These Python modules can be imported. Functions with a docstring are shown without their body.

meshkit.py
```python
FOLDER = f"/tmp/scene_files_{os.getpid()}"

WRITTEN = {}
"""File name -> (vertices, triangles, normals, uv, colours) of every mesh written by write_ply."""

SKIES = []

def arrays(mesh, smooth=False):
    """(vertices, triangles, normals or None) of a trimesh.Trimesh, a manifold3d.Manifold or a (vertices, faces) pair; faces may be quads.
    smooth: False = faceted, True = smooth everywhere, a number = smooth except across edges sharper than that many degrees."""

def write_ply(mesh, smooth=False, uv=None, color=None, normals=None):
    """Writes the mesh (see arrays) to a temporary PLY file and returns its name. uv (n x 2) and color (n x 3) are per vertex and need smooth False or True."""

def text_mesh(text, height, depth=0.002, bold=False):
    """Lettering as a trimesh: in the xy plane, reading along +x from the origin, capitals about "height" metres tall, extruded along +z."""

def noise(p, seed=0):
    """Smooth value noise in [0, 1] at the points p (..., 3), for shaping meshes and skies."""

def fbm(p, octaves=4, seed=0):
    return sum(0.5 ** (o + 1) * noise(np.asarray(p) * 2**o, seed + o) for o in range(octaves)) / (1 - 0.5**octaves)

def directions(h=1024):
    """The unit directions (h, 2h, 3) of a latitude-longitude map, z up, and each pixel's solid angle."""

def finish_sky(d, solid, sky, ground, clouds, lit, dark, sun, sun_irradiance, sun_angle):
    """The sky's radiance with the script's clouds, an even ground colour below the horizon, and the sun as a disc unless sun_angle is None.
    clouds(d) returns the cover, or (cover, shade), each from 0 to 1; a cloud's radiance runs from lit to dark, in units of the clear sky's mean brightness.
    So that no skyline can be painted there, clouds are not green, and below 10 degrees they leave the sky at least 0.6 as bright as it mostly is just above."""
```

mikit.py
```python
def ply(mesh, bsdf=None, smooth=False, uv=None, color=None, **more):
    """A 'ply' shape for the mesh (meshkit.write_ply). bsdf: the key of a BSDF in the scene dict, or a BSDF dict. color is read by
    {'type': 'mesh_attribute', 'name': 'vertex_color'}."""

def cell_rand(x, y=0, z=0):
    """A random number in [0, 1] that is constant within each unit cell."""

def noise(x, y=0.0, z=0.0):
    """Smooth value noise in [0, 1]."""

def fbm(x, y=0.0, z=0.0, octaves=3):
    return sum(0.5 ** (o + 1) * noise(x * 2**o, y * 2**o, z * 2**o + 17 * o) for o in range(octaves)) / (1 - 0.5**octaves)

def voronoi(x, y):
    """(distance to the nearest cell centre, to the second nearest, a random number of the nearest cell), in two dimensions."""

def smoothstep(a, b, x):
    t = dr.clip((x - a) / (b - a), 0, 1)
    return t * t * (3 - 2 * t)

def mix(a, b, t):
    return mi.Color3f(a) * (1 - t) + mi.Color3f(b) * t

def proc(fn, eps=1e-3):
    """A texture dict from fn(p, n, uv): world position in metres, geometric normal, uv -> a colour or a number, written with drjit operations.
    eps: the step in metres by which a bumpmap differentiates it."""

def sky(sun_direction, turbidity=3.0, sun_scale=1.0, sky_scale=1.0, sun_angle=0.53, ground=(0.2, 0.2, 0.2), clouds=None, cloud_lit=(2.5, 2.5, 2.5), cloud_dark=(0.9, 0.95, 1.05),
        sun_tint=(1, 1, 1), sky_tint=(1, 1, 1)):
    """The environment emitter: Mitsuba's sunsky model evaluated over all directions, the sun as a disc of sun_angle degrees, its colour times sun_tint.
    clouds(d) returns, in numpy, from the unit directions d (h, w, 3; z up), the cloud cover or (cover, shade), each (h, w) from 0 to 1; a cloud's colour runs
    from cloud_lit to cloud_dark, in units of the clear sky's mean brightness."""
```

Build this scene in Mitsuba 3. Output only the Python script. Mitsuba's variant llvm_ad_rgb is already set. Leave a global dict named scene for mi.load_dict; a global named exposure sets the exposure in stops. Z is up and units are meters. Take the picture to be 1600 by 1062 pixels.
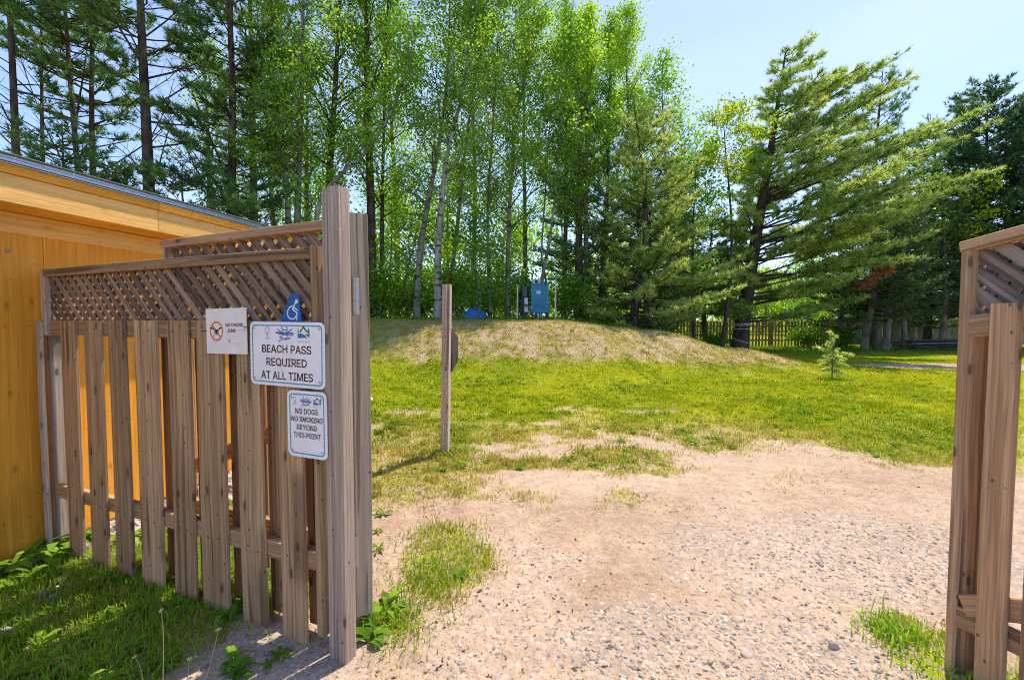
import math
import numpy as np
import drjit as dr
import mitsuba as mi
import mikit, meshkit
from mikit import proc, mix, smoothstep as mss, noise as mnoise, fbm as mfbm, cell_rand, voronoi
import trimesh
from shapely.geometry import Polygon, Point, LineString, box as sbox
from shapely import affinity, union_all

T = mi.ScalarTransform4f
# ------------------------------------------------------------------ camera, sky, exposure
EYE = np.array([0.0, 0.0, 1.48])
FPX, CX, CY = 711.0, 800.0, 531.0
PITCH = math.atan(31 / 711)
FWD = np.array([0, math.cos(PITCH), -math.sin(PITCH)])
UPV = np.array([0, math.sin(PITCH), math.cos(PITCH)])
SUN = np.array([0.652 * 0.4695, 0.759 * 0.4695, 0.8829])
exposure = 2.6
scene, labels = {}, {}
scene['camera'] = {'type': 'perspective', 'fov': 2 * math.degrees(math.atan(800 / FPX)), 'fov_axis': 'x',
                   'near_clip': 0.05, 'far_clip': 3000.0,
                   'to_world': T().look_at(origin=EYE.tolist(), target=(EYE + FWD).tolist(), up=[0, 0, 1])}


def thin_haze(d):
    n = meshkit.fbm(d * np.array([2.2, 2.2, 7.0]) + 4.0, 4, 5)
    return 0.04 + 0.22 * np.clip((n - 0.42) * 2.2, 0, 1), 0.1 + 0 * n


scene['sky'] = mikit.sky(SUN, turbidity=3.2, sun_scale=0.78, sky_scale=1.22, ground=(0.2, 0.22, 0.12), clouds=thin_haze,
                         cloud_lit=(1.9, 1.95, 2.1), cloud_dark=(1.2, 1.25, 1.4), sky_tint=(1.01, 0.94, 1.07))


def ray(px, py):
    d = (px - CX) / FPX * np.array([1.0, 0, 0]) + (CY - py) / FPX * UPV + FWD
    return d


def at_y(px, py, Y):
    d = ray(px, py)
    return EYE + d * (Y / d[1])


def at_z(px, py, z=0.0):
    d = ray(px, py)
    return EYE + d * ((z - EYE[2]) / d[2])


def on_plane(px, py, p0, n):
    d = ray(px, py)
    return EYE + d * (np.dot(p0 - EYE, n) / np.dot(d, n))


# ------------------------------------------------------------------ scene helpers
def numbered(key):
    if key not in scene and key not in labels and not any(k.startswith(key + '__') for k in scene):
        return key
    i = 1
    while True:
        k = f'{key}_{i:03d}'
        if k not in scene and k not in labels and not any(q.startswith(k + '__') for q in scene):
            return k
        i += 1


_cnt = {}


def fresh(key):
    """The next free name of a part (parts are many: counted, not searched)."""
    n = _cnt.get(key, 0)
    _cnt[key] = n + 1
    return key if n == 0 else f'{key}_{n:03d}'


def obj(key, mesh, bsdf, smooth=False, uv=None):
    k = fresh(key)
    scene[k] = mikit.ply(mesh, bsdf, smooth=smooth, uv=uv)
    return k


def thing(name, label, cat, group=None, kind=None):
    k = fresh(name)
    labels[k] = {}
    if label: labels[k]['label'] = label
    if cat: labels[k]['category'] = cat
    if group: labels[k]['group'] = group
    if kind: labels[k]['kind'] = kind
    return k


def single(name, mesh, bsdf, label, cat, group=None, kind=None, smooth=False, uv=None):
    k = obj(name, mesh, bsdf, smooth, uv)
    labels[k] = {}
    if label: labels[k]['label'] = label
    if cat: labels[k]['category'] = cat
    if group: labels[k]['group'] = group
    if kind: labels[k]['kind'] = kind
    return k


def unit(v):
    v = np.asarray(v, float)
    return v / np.linalg.norm(v, axis=-1, keepdims=True)


def cat(parts):
    """Joins (v, f) or (v, f, uv) tuples."""
    vs, fs, us, n = [], [], [], 0
    for p in parts:
        vs.append(p[0]); fs.append(p[1] + n); n += len(p[0])
        if len(p) > 2: us.append(p[2])
    return (np.vstack(vs), np.vstack(fs)) + ((np.vstack(us),) if us else ())


_board_no = [0]


def board(p0, along, across, length, width, thick, cham=0.003, nseg=3, bow=0.0, twist=0.0, rng=None, ends=None, wane=0.0):
    """A sawn board: its axis from p0 along 'along'; 'across' its width; chamfered, slightly bowed. Returns (v, f, uv).
    ends: (slope0, slope1): end cuts, shift along per metre across."""
    a, b = unit(along), unit(across)
    b = unit(b - a * np.dot(a, b))
    c = np.cross(a, b)
    w, t = width / 2, thick / 2
    ch = min(cham, w * .45, t * .45)
    ring = np.array([[w, t - ch], [w - ch, t], [-w + ch, t], [-w, t - ch], [-w, -t + ch], [-w + ch, -t], [w - ch, -t], [w, -t + ch]])
    _board_no[0] += 1
    no = _board_no[0]
    vs, uv = [], []
    for i in range(nseg + 1):
        s = i / nseg
        k = 4 * s * (1 - s)
        ang = twist * (s - .5)
        rr = ring * (1 - wane * k)
        R = np.stack([rr[:, 0] * math.cos(ang) - rr[:, 1] * math.sin(ang), rr[:, 0] * math.sin(ang) + rr[:, 1] * math.cos(ang)], 1)
        off = s * length + (0 if ends is None else (ends[0] * (1 - s) + ends[1] * s)) * R[:, 0]
        vs.append(p0 + a * off[:, None] + b * (R[:, :1] + bow * k) + c * R[:, 1:])
        uv.append(np.stack([off + no * 3.7, R[:, 0] + R[:, 1] + 10.0 * no], 1))
    v, uv = np.vstack(vs), np.vstack(uv)
    f = []
    for i in range(nseg):
        for j in range(8):
            q, r = i * 8 + j, i * 8 + (j + 1) % 8
            f += [[q, r, r + 8], [q, r + 8, q + 8]]
    e0, e1 = len(v), len(v) + 8
    v = np.vstack([v, v[:8], v[nseg * 8:nseg * 8 + 8]])
    uv = np.vstack([uv, np.stack([ring[:, 0] * 0.3 + no * 3.7, ring[:, 1] * 2 + 10.0 * no], 1), np.stack([ring[:, 0] * 0.3 + no * 3.7 + 1, ring[:, 1] * 2 + 10.0 * no], 1)])
    for j in range(1, 7):
        f.append([e0, e0 + j + 1, e0 + j]); f.append([e1, e1 + j, e1 + j + 1])
    return v, np.array(f)[:, ::-1] if np.linalg.det(np.stack([a, b, c])) < 0 else np.array(f), uv


def put(key, m, bsdf, smooth=False):
    return obj(key, (m[0], m[1]), bsdf, smooth, m[2] if len(m) > 2 else None)


def tube(pts, rad, k=6, cap=True):
    pts, rad = np.asarray(pts, float), np.asarray(rad, float)
    n = len(pts)
    tan = np.gradient(pts, axis=0)
    tan /= np.linalg.norm(tan, axis=1, keepdims=True) + 1e-12
    ref = np.array([0, 0, 1.0]) if abs(tan[:, 2]).mean() < .8 else np.array([0.91, .41, 0])
    u = np.cross(tan, ref); u /= np.linalg.norm(u, axis=1, keepdims=True) + 1e-12
    w = np.cross(tan, u)
    an = np.arange(k) * 2 * np.pi / k
    v = (pts[:, None] + rad[:, None, None] * (np.cos(an)[None, :, None] * u[:, None] + np.sin(an)[None, :, None] * w[:, None])).reshape(-1, 3)
    i, j = np.meshgrid(np.arange(n - 1), np.arange(k), indexing='ij')
    q = (i * k + j).ravel(); r = (i * k + (j + 1) % k).ravel()
    f = np.vstack([np.stack([q, r, r + k], 1), np.stack([q, r + k, q + k], 1)])
    if cap:
        v = np.vstack([v, pts[:1], pts[-1:]])
        jj = np.arange(k)
        f = np.vstack([f, np.stack([(jj + 1) % k, jj, jj * 0 + n * k], 1), np.stack([(n - 1) * k + jj, (n - 1) * k + (jj + 1) % k, jj * 0 + n * k + 1], 1)])
    return v, f[:, ::-1]


def sticks(p, q, r0, r1=None, k=3):
    """Many straight thin cones p->q at once."""
    p, q = np.asarray(p, float), np.asarray(q, float)
    if r1 is None: r1 = np.asarray(r0) * .5
    r0 = np.broadcast_to(np.asarray(r0, float), len(p)); r1 = np.broadcast_to(np.asarray(r1, float), len(p))
    t = unit(q - p + 1e-9)
    ref = np.where(np.abs(t[:, 2:]) < .8, [[0, 0, 1.0]], [[1.0, 0, 0]])
    u = unit(np.cross(t, ref)); w = np.cross(t, u)
    an = np.arange(k) * 2 * np.pi / k
    ring = np.cos(an)[None, :, None] * u[:, None] + np.sin(an)[None, :, None] * w[:, None]
    v = np.concatenate([p[:, None] + ring * r0[:, None, None], q[:, None] + ring * r1[:, None, None]], 1).reshape(-1, 3)
    j = np.arange(k)
    f1 = np.vstack([np.stack([j, (j + 1) % k, (j + 1) % k + k], 1), np.stack([j, (j + 1) % k + k, j + k], 1)])
    f = (f1[None] + (np.arange(len(p)) * 2 * k)[:, None, None]).reshape(-1, 3)
    return v, f


def boxm(c, s, R=None):
    m = trimesh.creation.box(extents=s)
    v = np.array(m.vertices)
    if R is not None: v = v @ np.asarray(R).T
    return v + np.asarray(c), np.array(m.faces)


def rbox(c, s, r=0.01, axes=None):
    """Box with chamfered edges; axes rows: local x, y, z directions."""
    import manifold3d as m3
    h = np.array(s) / 2
    r = min(r, h.min() * .6)
    pts = []
    for sx in (-1, 1):
        for sy in (-1, 1):
            for sz in (-1, 1):
                for k in range(3):
                    q = h - r; q[k] = h[k]
                    pts.append(q * [sx, sy, sz])
    m = m3.Manifold.hull_points(np.array(pts)).to_mesh()
    v, f = np.array(m.vert_properties[:, :3], float), np.array(m.tri_verts)
    if axes is not None: v = v @ np.array(axes)
    return v + np.asarray(c), f


def extr(poly, depth, origin, ax, ay, az):
    """shapely polygon(s) in (ax, ay), extruded along az from origin."""
    gs = [g for g in getattr(poly, 'geoms', [poly]) if g.area > 1e-9]
    out = []
    for g in gs:
        m = trimesh.creation.extrude_polygon(g, depth, engine='earcut')
        v = np.array(m.vertices)
        out.append((origin + v[:, :1] * ax + v[:, 1:2] * ay + v[:, 2:3] * az, np.array(m.faces)))
    return cat(out)


# ------------------------------------------------------------------ terrain
class NP:
    noise = staticmethod(lambda x, y: meshkit.noise(np.stack(np.broadcast_arrays(np.asarray(x, float), np.asarray(y, float), 0.0), -1) + 1e6))
    ss = staticmethod(lambda a, b, x: (lambda t: t * t * (3 - 2 * t))(np.clip((x - a) / (b - a), 0, 1)))
    mx, mn = np.maximum, np.minimum


class DR:
    noise = staticmethod(lambda x, y: mnoise(x, y, 0.0))
    ss = staticmethod(mss)
    mx, mn = dr.maximum, dr.minimum


def fb(F, x, y):
    return .53 * F.noise(x, y) + .31 * F.noise(x * 2.1 + 9, y * 2.1 + 5) + .16 * F.noise(x * 4.3 + 3, y * 4.3 + 8)


def fields(x, y, F):
    """Shares of grass cover, dryness, gravel and sand paleness at a place of the ground."""
    n1, n2 = fb(F, x * .55 + 31, y * .55 + 12), fb(F, x * 1.7 + 7, y * 1.7 + 40)
    n3 = fb(F, x * 5.1 + 50, y * 5.1 + 2)
    edge = 5.35 - .62 * F.mx(x - 2.9, 0.0) + .0 * x + (n1 - .5) * 1.3 + (n2 - .5) * 1.0
    lawn = F.ss(-.35, .55, y - edge + (n3 - .5) * .9)
    fringe = F.ss(2.0, .1, y - edge) * F.ss(2.6, 3.6, y)
    # bare patches in the near lawn
    bare = F.ss(.53, .63, fb(F, x * .62 + 77, y * 1.25 + 3)) * F.ss(8.6, 6.6, y) * F.ss(3.6, 1.5, x)
    lawn = lawn * (1 - .95 * bare)
    # tufts of grass in the sand nearer than the edge, thinning to the right and to the front
    isl = F.ss(.44, .60, fb(F, x * 1.15 + 17, y * 1.5 + 23) + (n3 - .5) * .16 + .13 * F.ss(.7, -.6, x)) * F.ss(3.3, 4.1, y) * F.ss(3.4, .4, x - (y - 4) * .8)
    isl = isl * (.55 + .45 * F.ss(.3, .7, n3))
    # strip along the gate
    strip = .6 * F.ss(.32, .05, abs(x + .60 - .05 * y)) * F.ss(4.6, 4.0, y) * F.ss(.42, .60, n2 * .4 + n3 * .6)
    dx, dy = (x + .36) / .34, (y - 2.75) / .42
    blob = .55 * F.ss(1.15, .35, dx * dx + dy * dy + (n3 - .5) * 1.8)
    dx, dy = (x - 1.90) / .26, (y - 1.92) / .34
    blob = F.mx(blob, .6 * F.ss(1.2, .4, dx * dx + dy * dy + (n3 - .5) * 1.2))
    # left of the drive: before and behind the fence
    left = F.ss(-.72, -1.0, x + .25 * (2.0 - y) + .9 * F.mx(y - 2.15, 0.0) * F.ss(4.2, 3.2, y) + 1.6 * F.ss(3.2, 4.2, y) + (n3 - .5) * .35)
    left = left * F.ss(7.0, 5.0, y + x * .2)
    toe = F.ss(.20, .06, abs(x + .95)) * F.ss(1.95, 1.7, y)
    left = left * (1 - .93 * F.ss(-1.55, -1.2, x + (n2 - .5) * .4) * F.ss(2.35, 2.15, y))
    cover = F.mx(F.mx(lawn, isl), F.mx(F.mx(strip, blob), left))
    # stones along the shed wall
    wx = x + 3.05 - .207 * (y - 2.86)
    bed = F.ss(.62, .42, wx + (n3 - .5) * .25)
    bed = bed * F.ss(2.75, 2.95, y) * F.ss(6.6, 6.0, y)
    # sand strip far right
    dx, dy = (x - 15.5) / 4.6, (y - 14.6 + .12 * (x - 13)) / 1.15
    pit = F.ss(1.1, .8, dx * dx + dy * dy + (n2 - .5) * .3)
    cover = cover * (1 - bed) * (1 - pit)
    # the mound
    mound = F.ss(.30, .62, heights(x, y, F) + (n2 - .5) * .35 + .26 * F.ss(3.0, 6.0, x))
    sparse = mound * F.ss(19.0, 16.5, y) * (.35 + .65 * F.ss(-5.5, -2.0, x + (n1 - .5) * 3))
    cover = cover * (1 - .62 * sparse * F.ss(.35, .65, n3 * .6 + n2 * .4))
    dry = F.mx(.85 * sparse, F.ss(7.5, 4.8, y) * .6 * F.ss(.35, .65, n2) * (1 - left) * (1 - blob))
    dx, dy = (x - 2.2) / 1.25, (y - 2.75) / .62
    dry = F.mx(dry, .75 * fringe * (1 - left) * (1 - blob) * F.ss(.25, .6, n2 * .5 + n3 * .5))
    gravel = F.ss(1.25, .45, dx * dx + dy * dy + (n2 - .5) * 1.6)
    dx, dy = (x - .95) / 1.0, (y - 2.0) / .32
    gravel = F.mx(gravel, F.ss(1.25, .45, dx * dx + dy * dy + (n2 - .5) * 1.6))
    gravel = F.mx(gravel, F.ss(-.5, -.85, x) * F.ss(2.3, 2.0, y))
    gravel = F.mx(gravel, .35 * F.ss(.45, .62, n2) * F.ss(4.0, 2.8, y))
    return cover, dry, gravel, F.mx(left, 0 * x), n1, n2, n3, sparse


def heights(x, y, F):
    """The mound, the rest flat."""
    def lin(x, pts):
        out = 0 * x + pts[0][1]
        for (x0, h0), (x1, h1) in zip(pts, pts[1:]):
            out = out + (h1 - h0) * F.ss(0.0, 1.0, (x - x0) / (x1 - x0))
        return out
    crest = lin(x, [(-40.0, 1.46), (1.4, 1.46), (4.6, 1.14), (7.4, .52), (10.4, 0.0)])
    foot = 9.4 + F.ss(2.0, 8.0, x) * 1.6
    up = F.ss(0.0, 1.0, (y - foot) / (15.0 - foot))
    back = 1 - F.ss(2.0, 6.0, x) * F.ss(15.0, 20.0, y)
    far = 1 - F.ss(60.0, 110.0, y)
    return crest * (.55 * up + .45 * F.ss(0.0, 1.0, (y - foot - .6) / 3.6) * up) * back * far


def H(x, y):
    x, y = np.asarray(x, float), np.asarray(y, float)
    return heights(x, y, NP)


def Hn(x, y):
    """With the small unevenness of the sheet."""
    x, y = np.asarray(x, float), np.asarray(y, float)
    near = NP.ss(40, 12, np.hypot(x, y))
    u = (fb(NP, x * .8 + 3, y * .8 + 8) - .5) * .07 + (fb(NP, x * 4 + 13, y * 4 + 5) - .5) * .025 * NP.ss(9, 5, y)
    return H(x, y) + u * near


def axis_pts(lo, hi, c, fine, n):
    t = np.linspace(-1, 1, n)
    k = 7.2
    s = np.sinh(k * t) / np.sinh(k)
    return np.where(s < 0, c + s * (c - lo), c + s * (hi - c))


gx = np.unique(np.concatenate([axis_pts(-700, 700, 0.5, .03, 300), np.linspace(-4, 12, 330)]))
gy = np.unique(np.concatenate([axis_pts(-60, 900, 4, .03, 260), np.linspace(1, 18, 420)]))
X, Y = np.meshgrid(gx, gy)
V = np.stack([X.ravel(), Y.ravel(), Hn(X, Y).ravel()], 1)
nx, ny = len(gx), len(gy)
i, j = np.meshgrid(np.arange(ny - 1), np.arange(nx - 1), indexing='ij')
q = (i * nx + j).ravel()
Fc = np.vstack([np.stack([q, q + 1, q + nx + 1], 1), np.stack([q, q + nx + 1, q + nx], 1)])


def ground_color(p, n, uv):
    x, y = p.x, p.y
    cover, dry, gravel, left, n1, n2, n3, sparse = fields(x, y, DR)
    fine = mnoise(x * 46, y * 46)
    mid = mfbm(x * 13, y * 13)
    sand = mix((.32, .236, .172), (.50, .395, .305), dr.clip(.25 + .9 * (n2 - .35) + .5 * (n1 - .5) + .3 * (mid - .5), 0, 1))
    chip1, chip2, chipw = voronoi(x * 62 + 4, y * 75)
    sand = sand * (.74 + .26 * fine + .20 * (mid - .5) + .20 * mnoise(x * 170, y * 170))
    sand = sand * (1 - .55 * mss(.30, .18, chip1) * (chipw > .86))
    d1, d2, w = voronoi(x * 34, y * 34)
    peb = mss(.42, .30, d1) * (w > (.97 - .5 * gravel))
    pc = mix((.19, .18, .18), (.50, .46, .43), cell_rand(w * 4000, 7))
    sand = mix(sand, mix((.34, .285, .24), (.44, .38, .33), fine), gravel * .35)
    sand = mix(sand, pc, peb * .9)
    soil = mix((.10, .075, .045), (.20, .16, .10), fine)
    green = mix((.12, .18, .010), (.33, .37, .016), dr.clip(mid * .8 + (n2 - .5) * .9 + .1, 0, 1)) * (.6 + .65 * fine)
    straw = mix((.24, .19, .055), (.44, .35, .18), mid) * (.65 + .6 * fine)
    g = mix(green, straw, dry * .85)
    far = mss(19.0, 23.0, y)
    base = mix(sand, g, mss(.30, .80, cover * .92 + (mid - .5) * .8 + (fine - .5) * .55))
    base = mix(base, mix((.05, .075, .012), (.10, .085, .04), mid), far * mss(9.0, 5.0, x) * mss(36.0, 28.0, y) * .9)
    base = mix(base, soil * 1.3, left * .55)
    return base


def ground_bump(p, n, uv):
    x, y = p.x, p.y
    return .012 * mfbm(x * 9, y * 9) + .005 * mnoise(x * 60, y * 60)


scene['ground_material'] = {'type': 'bumpmap', 'texture': proc(ground_bump, 2e-3), 'scale': 1.0,
                            'bsdf': {'type': 'diffuse', 'reflectance': proc(ground_color)}}
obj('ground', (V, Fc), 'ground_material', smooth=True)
labels['ground'] = {'label': 'sandy drive running into patchy lawn and a low earth mound', 'kind': 'structure'}


# ------------------------------------------------------------------ materials
def wood_fn(light, dark, grain=1.0, knot=1.0, tone=.35, cracks=.5, blotch=.45):
    def fn(p, n, uv):
        u, v = uv.x, uv.y
        b = dr.floor(v / 10 + .5)
        vv = v - b * 10
        r1, r2 = cell_rand(b, 3), cell_rand(b, 11)
        wob = .012 * mnoise(u * 2.3, b * 7) + .004 * mnoise(u * 9, b * 5)
        g = mfbm(u * 1.6 + b * 3, (vv + wob) * 95, b)
        f = mnoise(u * 9, (vv + wob) * 330, b + 50)
        big = mfbm(u * 1.9 + r1 * 30, vv * 7 + b * 5, 3)
        crack = mss(.60, .72, mnoise(u * .9 + 9, (vv + wob) * 60, b + 20)) * mss(.5, .7, mnoise(u * 2.0, b * 3))
        d1, d2, w = voronoi(u * 4.2 + b * 5.1, vv * 10 + r2 * 3)
        kn = mss(.13, .07, d1) * (w > .72) * knot
        halo = mss(.36, .12, d1) * (w > .72) * knot
        d3, d4, w3 = voronoi(u * 17 + b * 2.3, vv * 24)
        speck = mss(.16, .10, d3) * (w3 > .93) * knot
        c = mix(dark, light, dr.clip(.30 + (g - .5) * 1.3 * grain + (f - .5) * .5 * grain + (big - .5) * blotch, 0, 1))
        c = c * (1 - tone / 2 + tone * r1)
        c = mix(c, c * mi.Color3f(1.0, .93, .84), r2)
        c = c * (1 - .13 * halo) * (1 - .6 * kn) * (1 - cracks * crack) * (1 - .6 * speck)
        return c
    return fn


def wood_bump(p, n, uv):
    b = dr.floor(uv.y / 10 + .5)
    vv = uv.y - b * 10
    wob = .012 * mnoise(uv.x * 2.3, b * 7)
    return .0022 * mfbm(uv.x * 1.6 + b * 3, (vv + wob) * 95, b) + .001 * mnoise(uv.x * 9, vv * 330)


WB = proc(wood_bump, 8e-4)


def wood(name, light, dark, rough=.8, spec=.3, **k):
    scene[name] = {'type': 'twosided', 'bsdf': {'type': 'bumpmap', 'texture': WB, 'scale': 1.0,
                   'bsdf': {'type': 'principled', 'base_color': proc(wood_fn(light, dark, **k)), 'roughness': rough, 'specular': spec}}}


wood('weathered_wood', (.62, .43, .265), (.31, .195, .112), tone=.5)
wood('grey_wood', (.60, .505, .425), (.34, .265, .215), grain=.9)
wood('lattice_wood', (.40, .29, .215), (.18, .122, .09), tone=.6)
wood('pale_wood', (.50, .44, .34), (.30, .25, .18), grain=.8)
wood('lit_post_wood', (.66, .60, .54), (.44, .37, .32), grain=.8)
wood('stained_plywood', (.88, .43, .050), (.64, .275, .022), rough=.55, grain=.75, knot=.5, tone=.12, cracks=.12, blotch=.7)
wood('stained_trim', (.86, .57, .21), (.68, .40, .12), rough=.55, grain=.6, knot=.3, tone=.14, cracks=.1)
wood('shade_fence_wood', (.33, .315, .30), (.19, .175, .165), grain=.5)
wood('old_picket', (.40, .34, .25), (.22, .175, .12), grain=.5)


def plain(name, color, rough=.6, metallic=0.0, spec=.5, vary=.0, freq=8.0, two=True):
    if vary:
        col = tuple(color)
        def fn(p, n, uv):
            k = mfbm(p.x * freq, p.y * freq, p.z * freq)
            return mi.Color3f(*col) * (1 - vary + 2 * vary * k)
        c = proc(fn)
    else:
        c = {'type': 'rgb', 'value': list(color)}
    b = {'type': 'principled', 'base_color': c, 'roughness': rough, 'metallic': metallic, 'specular': spec}
    scene[name] = {'type': 'twosided', 'bsdf': b} if two else b


plain('sign_white', (.84, .81, .84), .45, vary=.06, freq=14)
plain('paper_white', (.82, .76, .73), .7, vary=.08, freq=18)
plain('sign_teal', (.09, .33, .46), .5)
plain('ink_brown', (.075, .032, .022), .6)
plain('ink_black', (.03, .028, .03), .6)
plain('ink_blue', (.055, .085, .36), .6)
plain('ink_lilac', (.50, .46, .62), .6)
plain('ink_green', (.25, .48, .16), .6)
plain('ink_dark_green', (.02, .14, .11), .6)
plain('ink_water_blue', (.02, .18, .46), .6)
plain('ink_orange', (.78, .20, .07), .6)
plain('ink_pale', (.60, .66, .60), .6)
plain('ink_grey', (.42, .43, .44), .6)
plain('sign_blue', (.010, .105, .36), .5, vary=.12, freq=20)
plain('symbol_white', (.62, .74, .74), .5)
plain('steel', (.42, .42, .40), .42, metallic=.85, vary=.15, freq=60)
plain('screw_steel', (.33, .33, .34), .4, metallic=.8)
plain('rusty_nail', (.07, .045, .035), .8)
plain('shingle', (.13, .145, .165), .85, vary=.35, freq=30)
plain('drip_edge', (.36, .42, .50), .35, metallic=.6, vary=.15, freq=9)
plain('roofing_felt', (.02, .02, .022), .9)
plain('concrete', (.42, .37, .34), .9, vary=.25, freq=9)
plain('cabinet_blue', (.010, .165, .30), .5, vary=.22, freq=5)
plain('cabinet_dark', (.012, .022, .045), .6)
plain('meter_pale', (.45, .53, .58), .5, vary=.15, freq=14)
plain('meter_dark', (.03, .07, .09), .5)
plain('tarp_blue', (.020, .15, .48), .45, vary=.25, freq=6)
plain('pole_pale', (.52, .52, .42), .6, vary=.15, freq=9)
plain('rope_white', (.55, .57, .60), .8)
plain('dark_timber', (.07, .06, .055), .95, spec=.1, vary=.35, freq=7)
plain('grey_board', (.13, .12, .115), .8, vary=.3, freq=7)
plain('red_plastic', (.5, .06, .03), .5)


def bark(name, a, b, marks=0.0, f=1.0):
    def fn(p, n, uv):
        k = mfbm(p.x * 9 * f, p.y * 9 * f, p.z * 2.6 * f)
        c = mix(a, b, dr.clip((k - .25) * 1.9, 0, 1))
        if marks:
            m = mss(.60, .72, mnoise(p.x * 3 + 5, p.y * 3, p.z * 9)) * marks
            c = mix(c, (.05, .045, .04), m)
        return c
    scene[name] = {'type': 'twosided', 'bsdf': {'type': 'diffuse', 'reflectance': proc(fn)}}


bark('pine_bark', (.045, .034, .028), (.15, .115, .09))
bark('aspen_bark', (.13, .125, .09), (.33, .32, .25), marks=.8)
bark('birch_bark', (.27, .27, .23), (.50, .50, .45), marks=.8)
bark('cedar_bark', (.11, .09, .075), (.27, .23, .19))


def leafm(name, a, b, trans=.85, rough=.5, freq=.9, fleck=.35, c3=None):
    def fn(p, n, uv):
        k = mfbm(p.x * freq, p.y * freq, p.z * freq)
        q = cell_rand(p.x * 7, p.y * 7, p.z * 7)
        c = mix(a, b, dr.clip((k - .28) * 2.1 + (q - .5) * .5, 0, 1))
        return c * (1 - fleck + 2 * fleck * cell_rand(p.x * 11 + 3, p.y * 11, p.z * 11))
    scene[name] = {'type': 'principledthin', 'base_color': proc(fn), 'roughness': rough, 'diff_trans': trans, 'eta': 1.35, 'spec_trans': 0.0}


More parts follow.
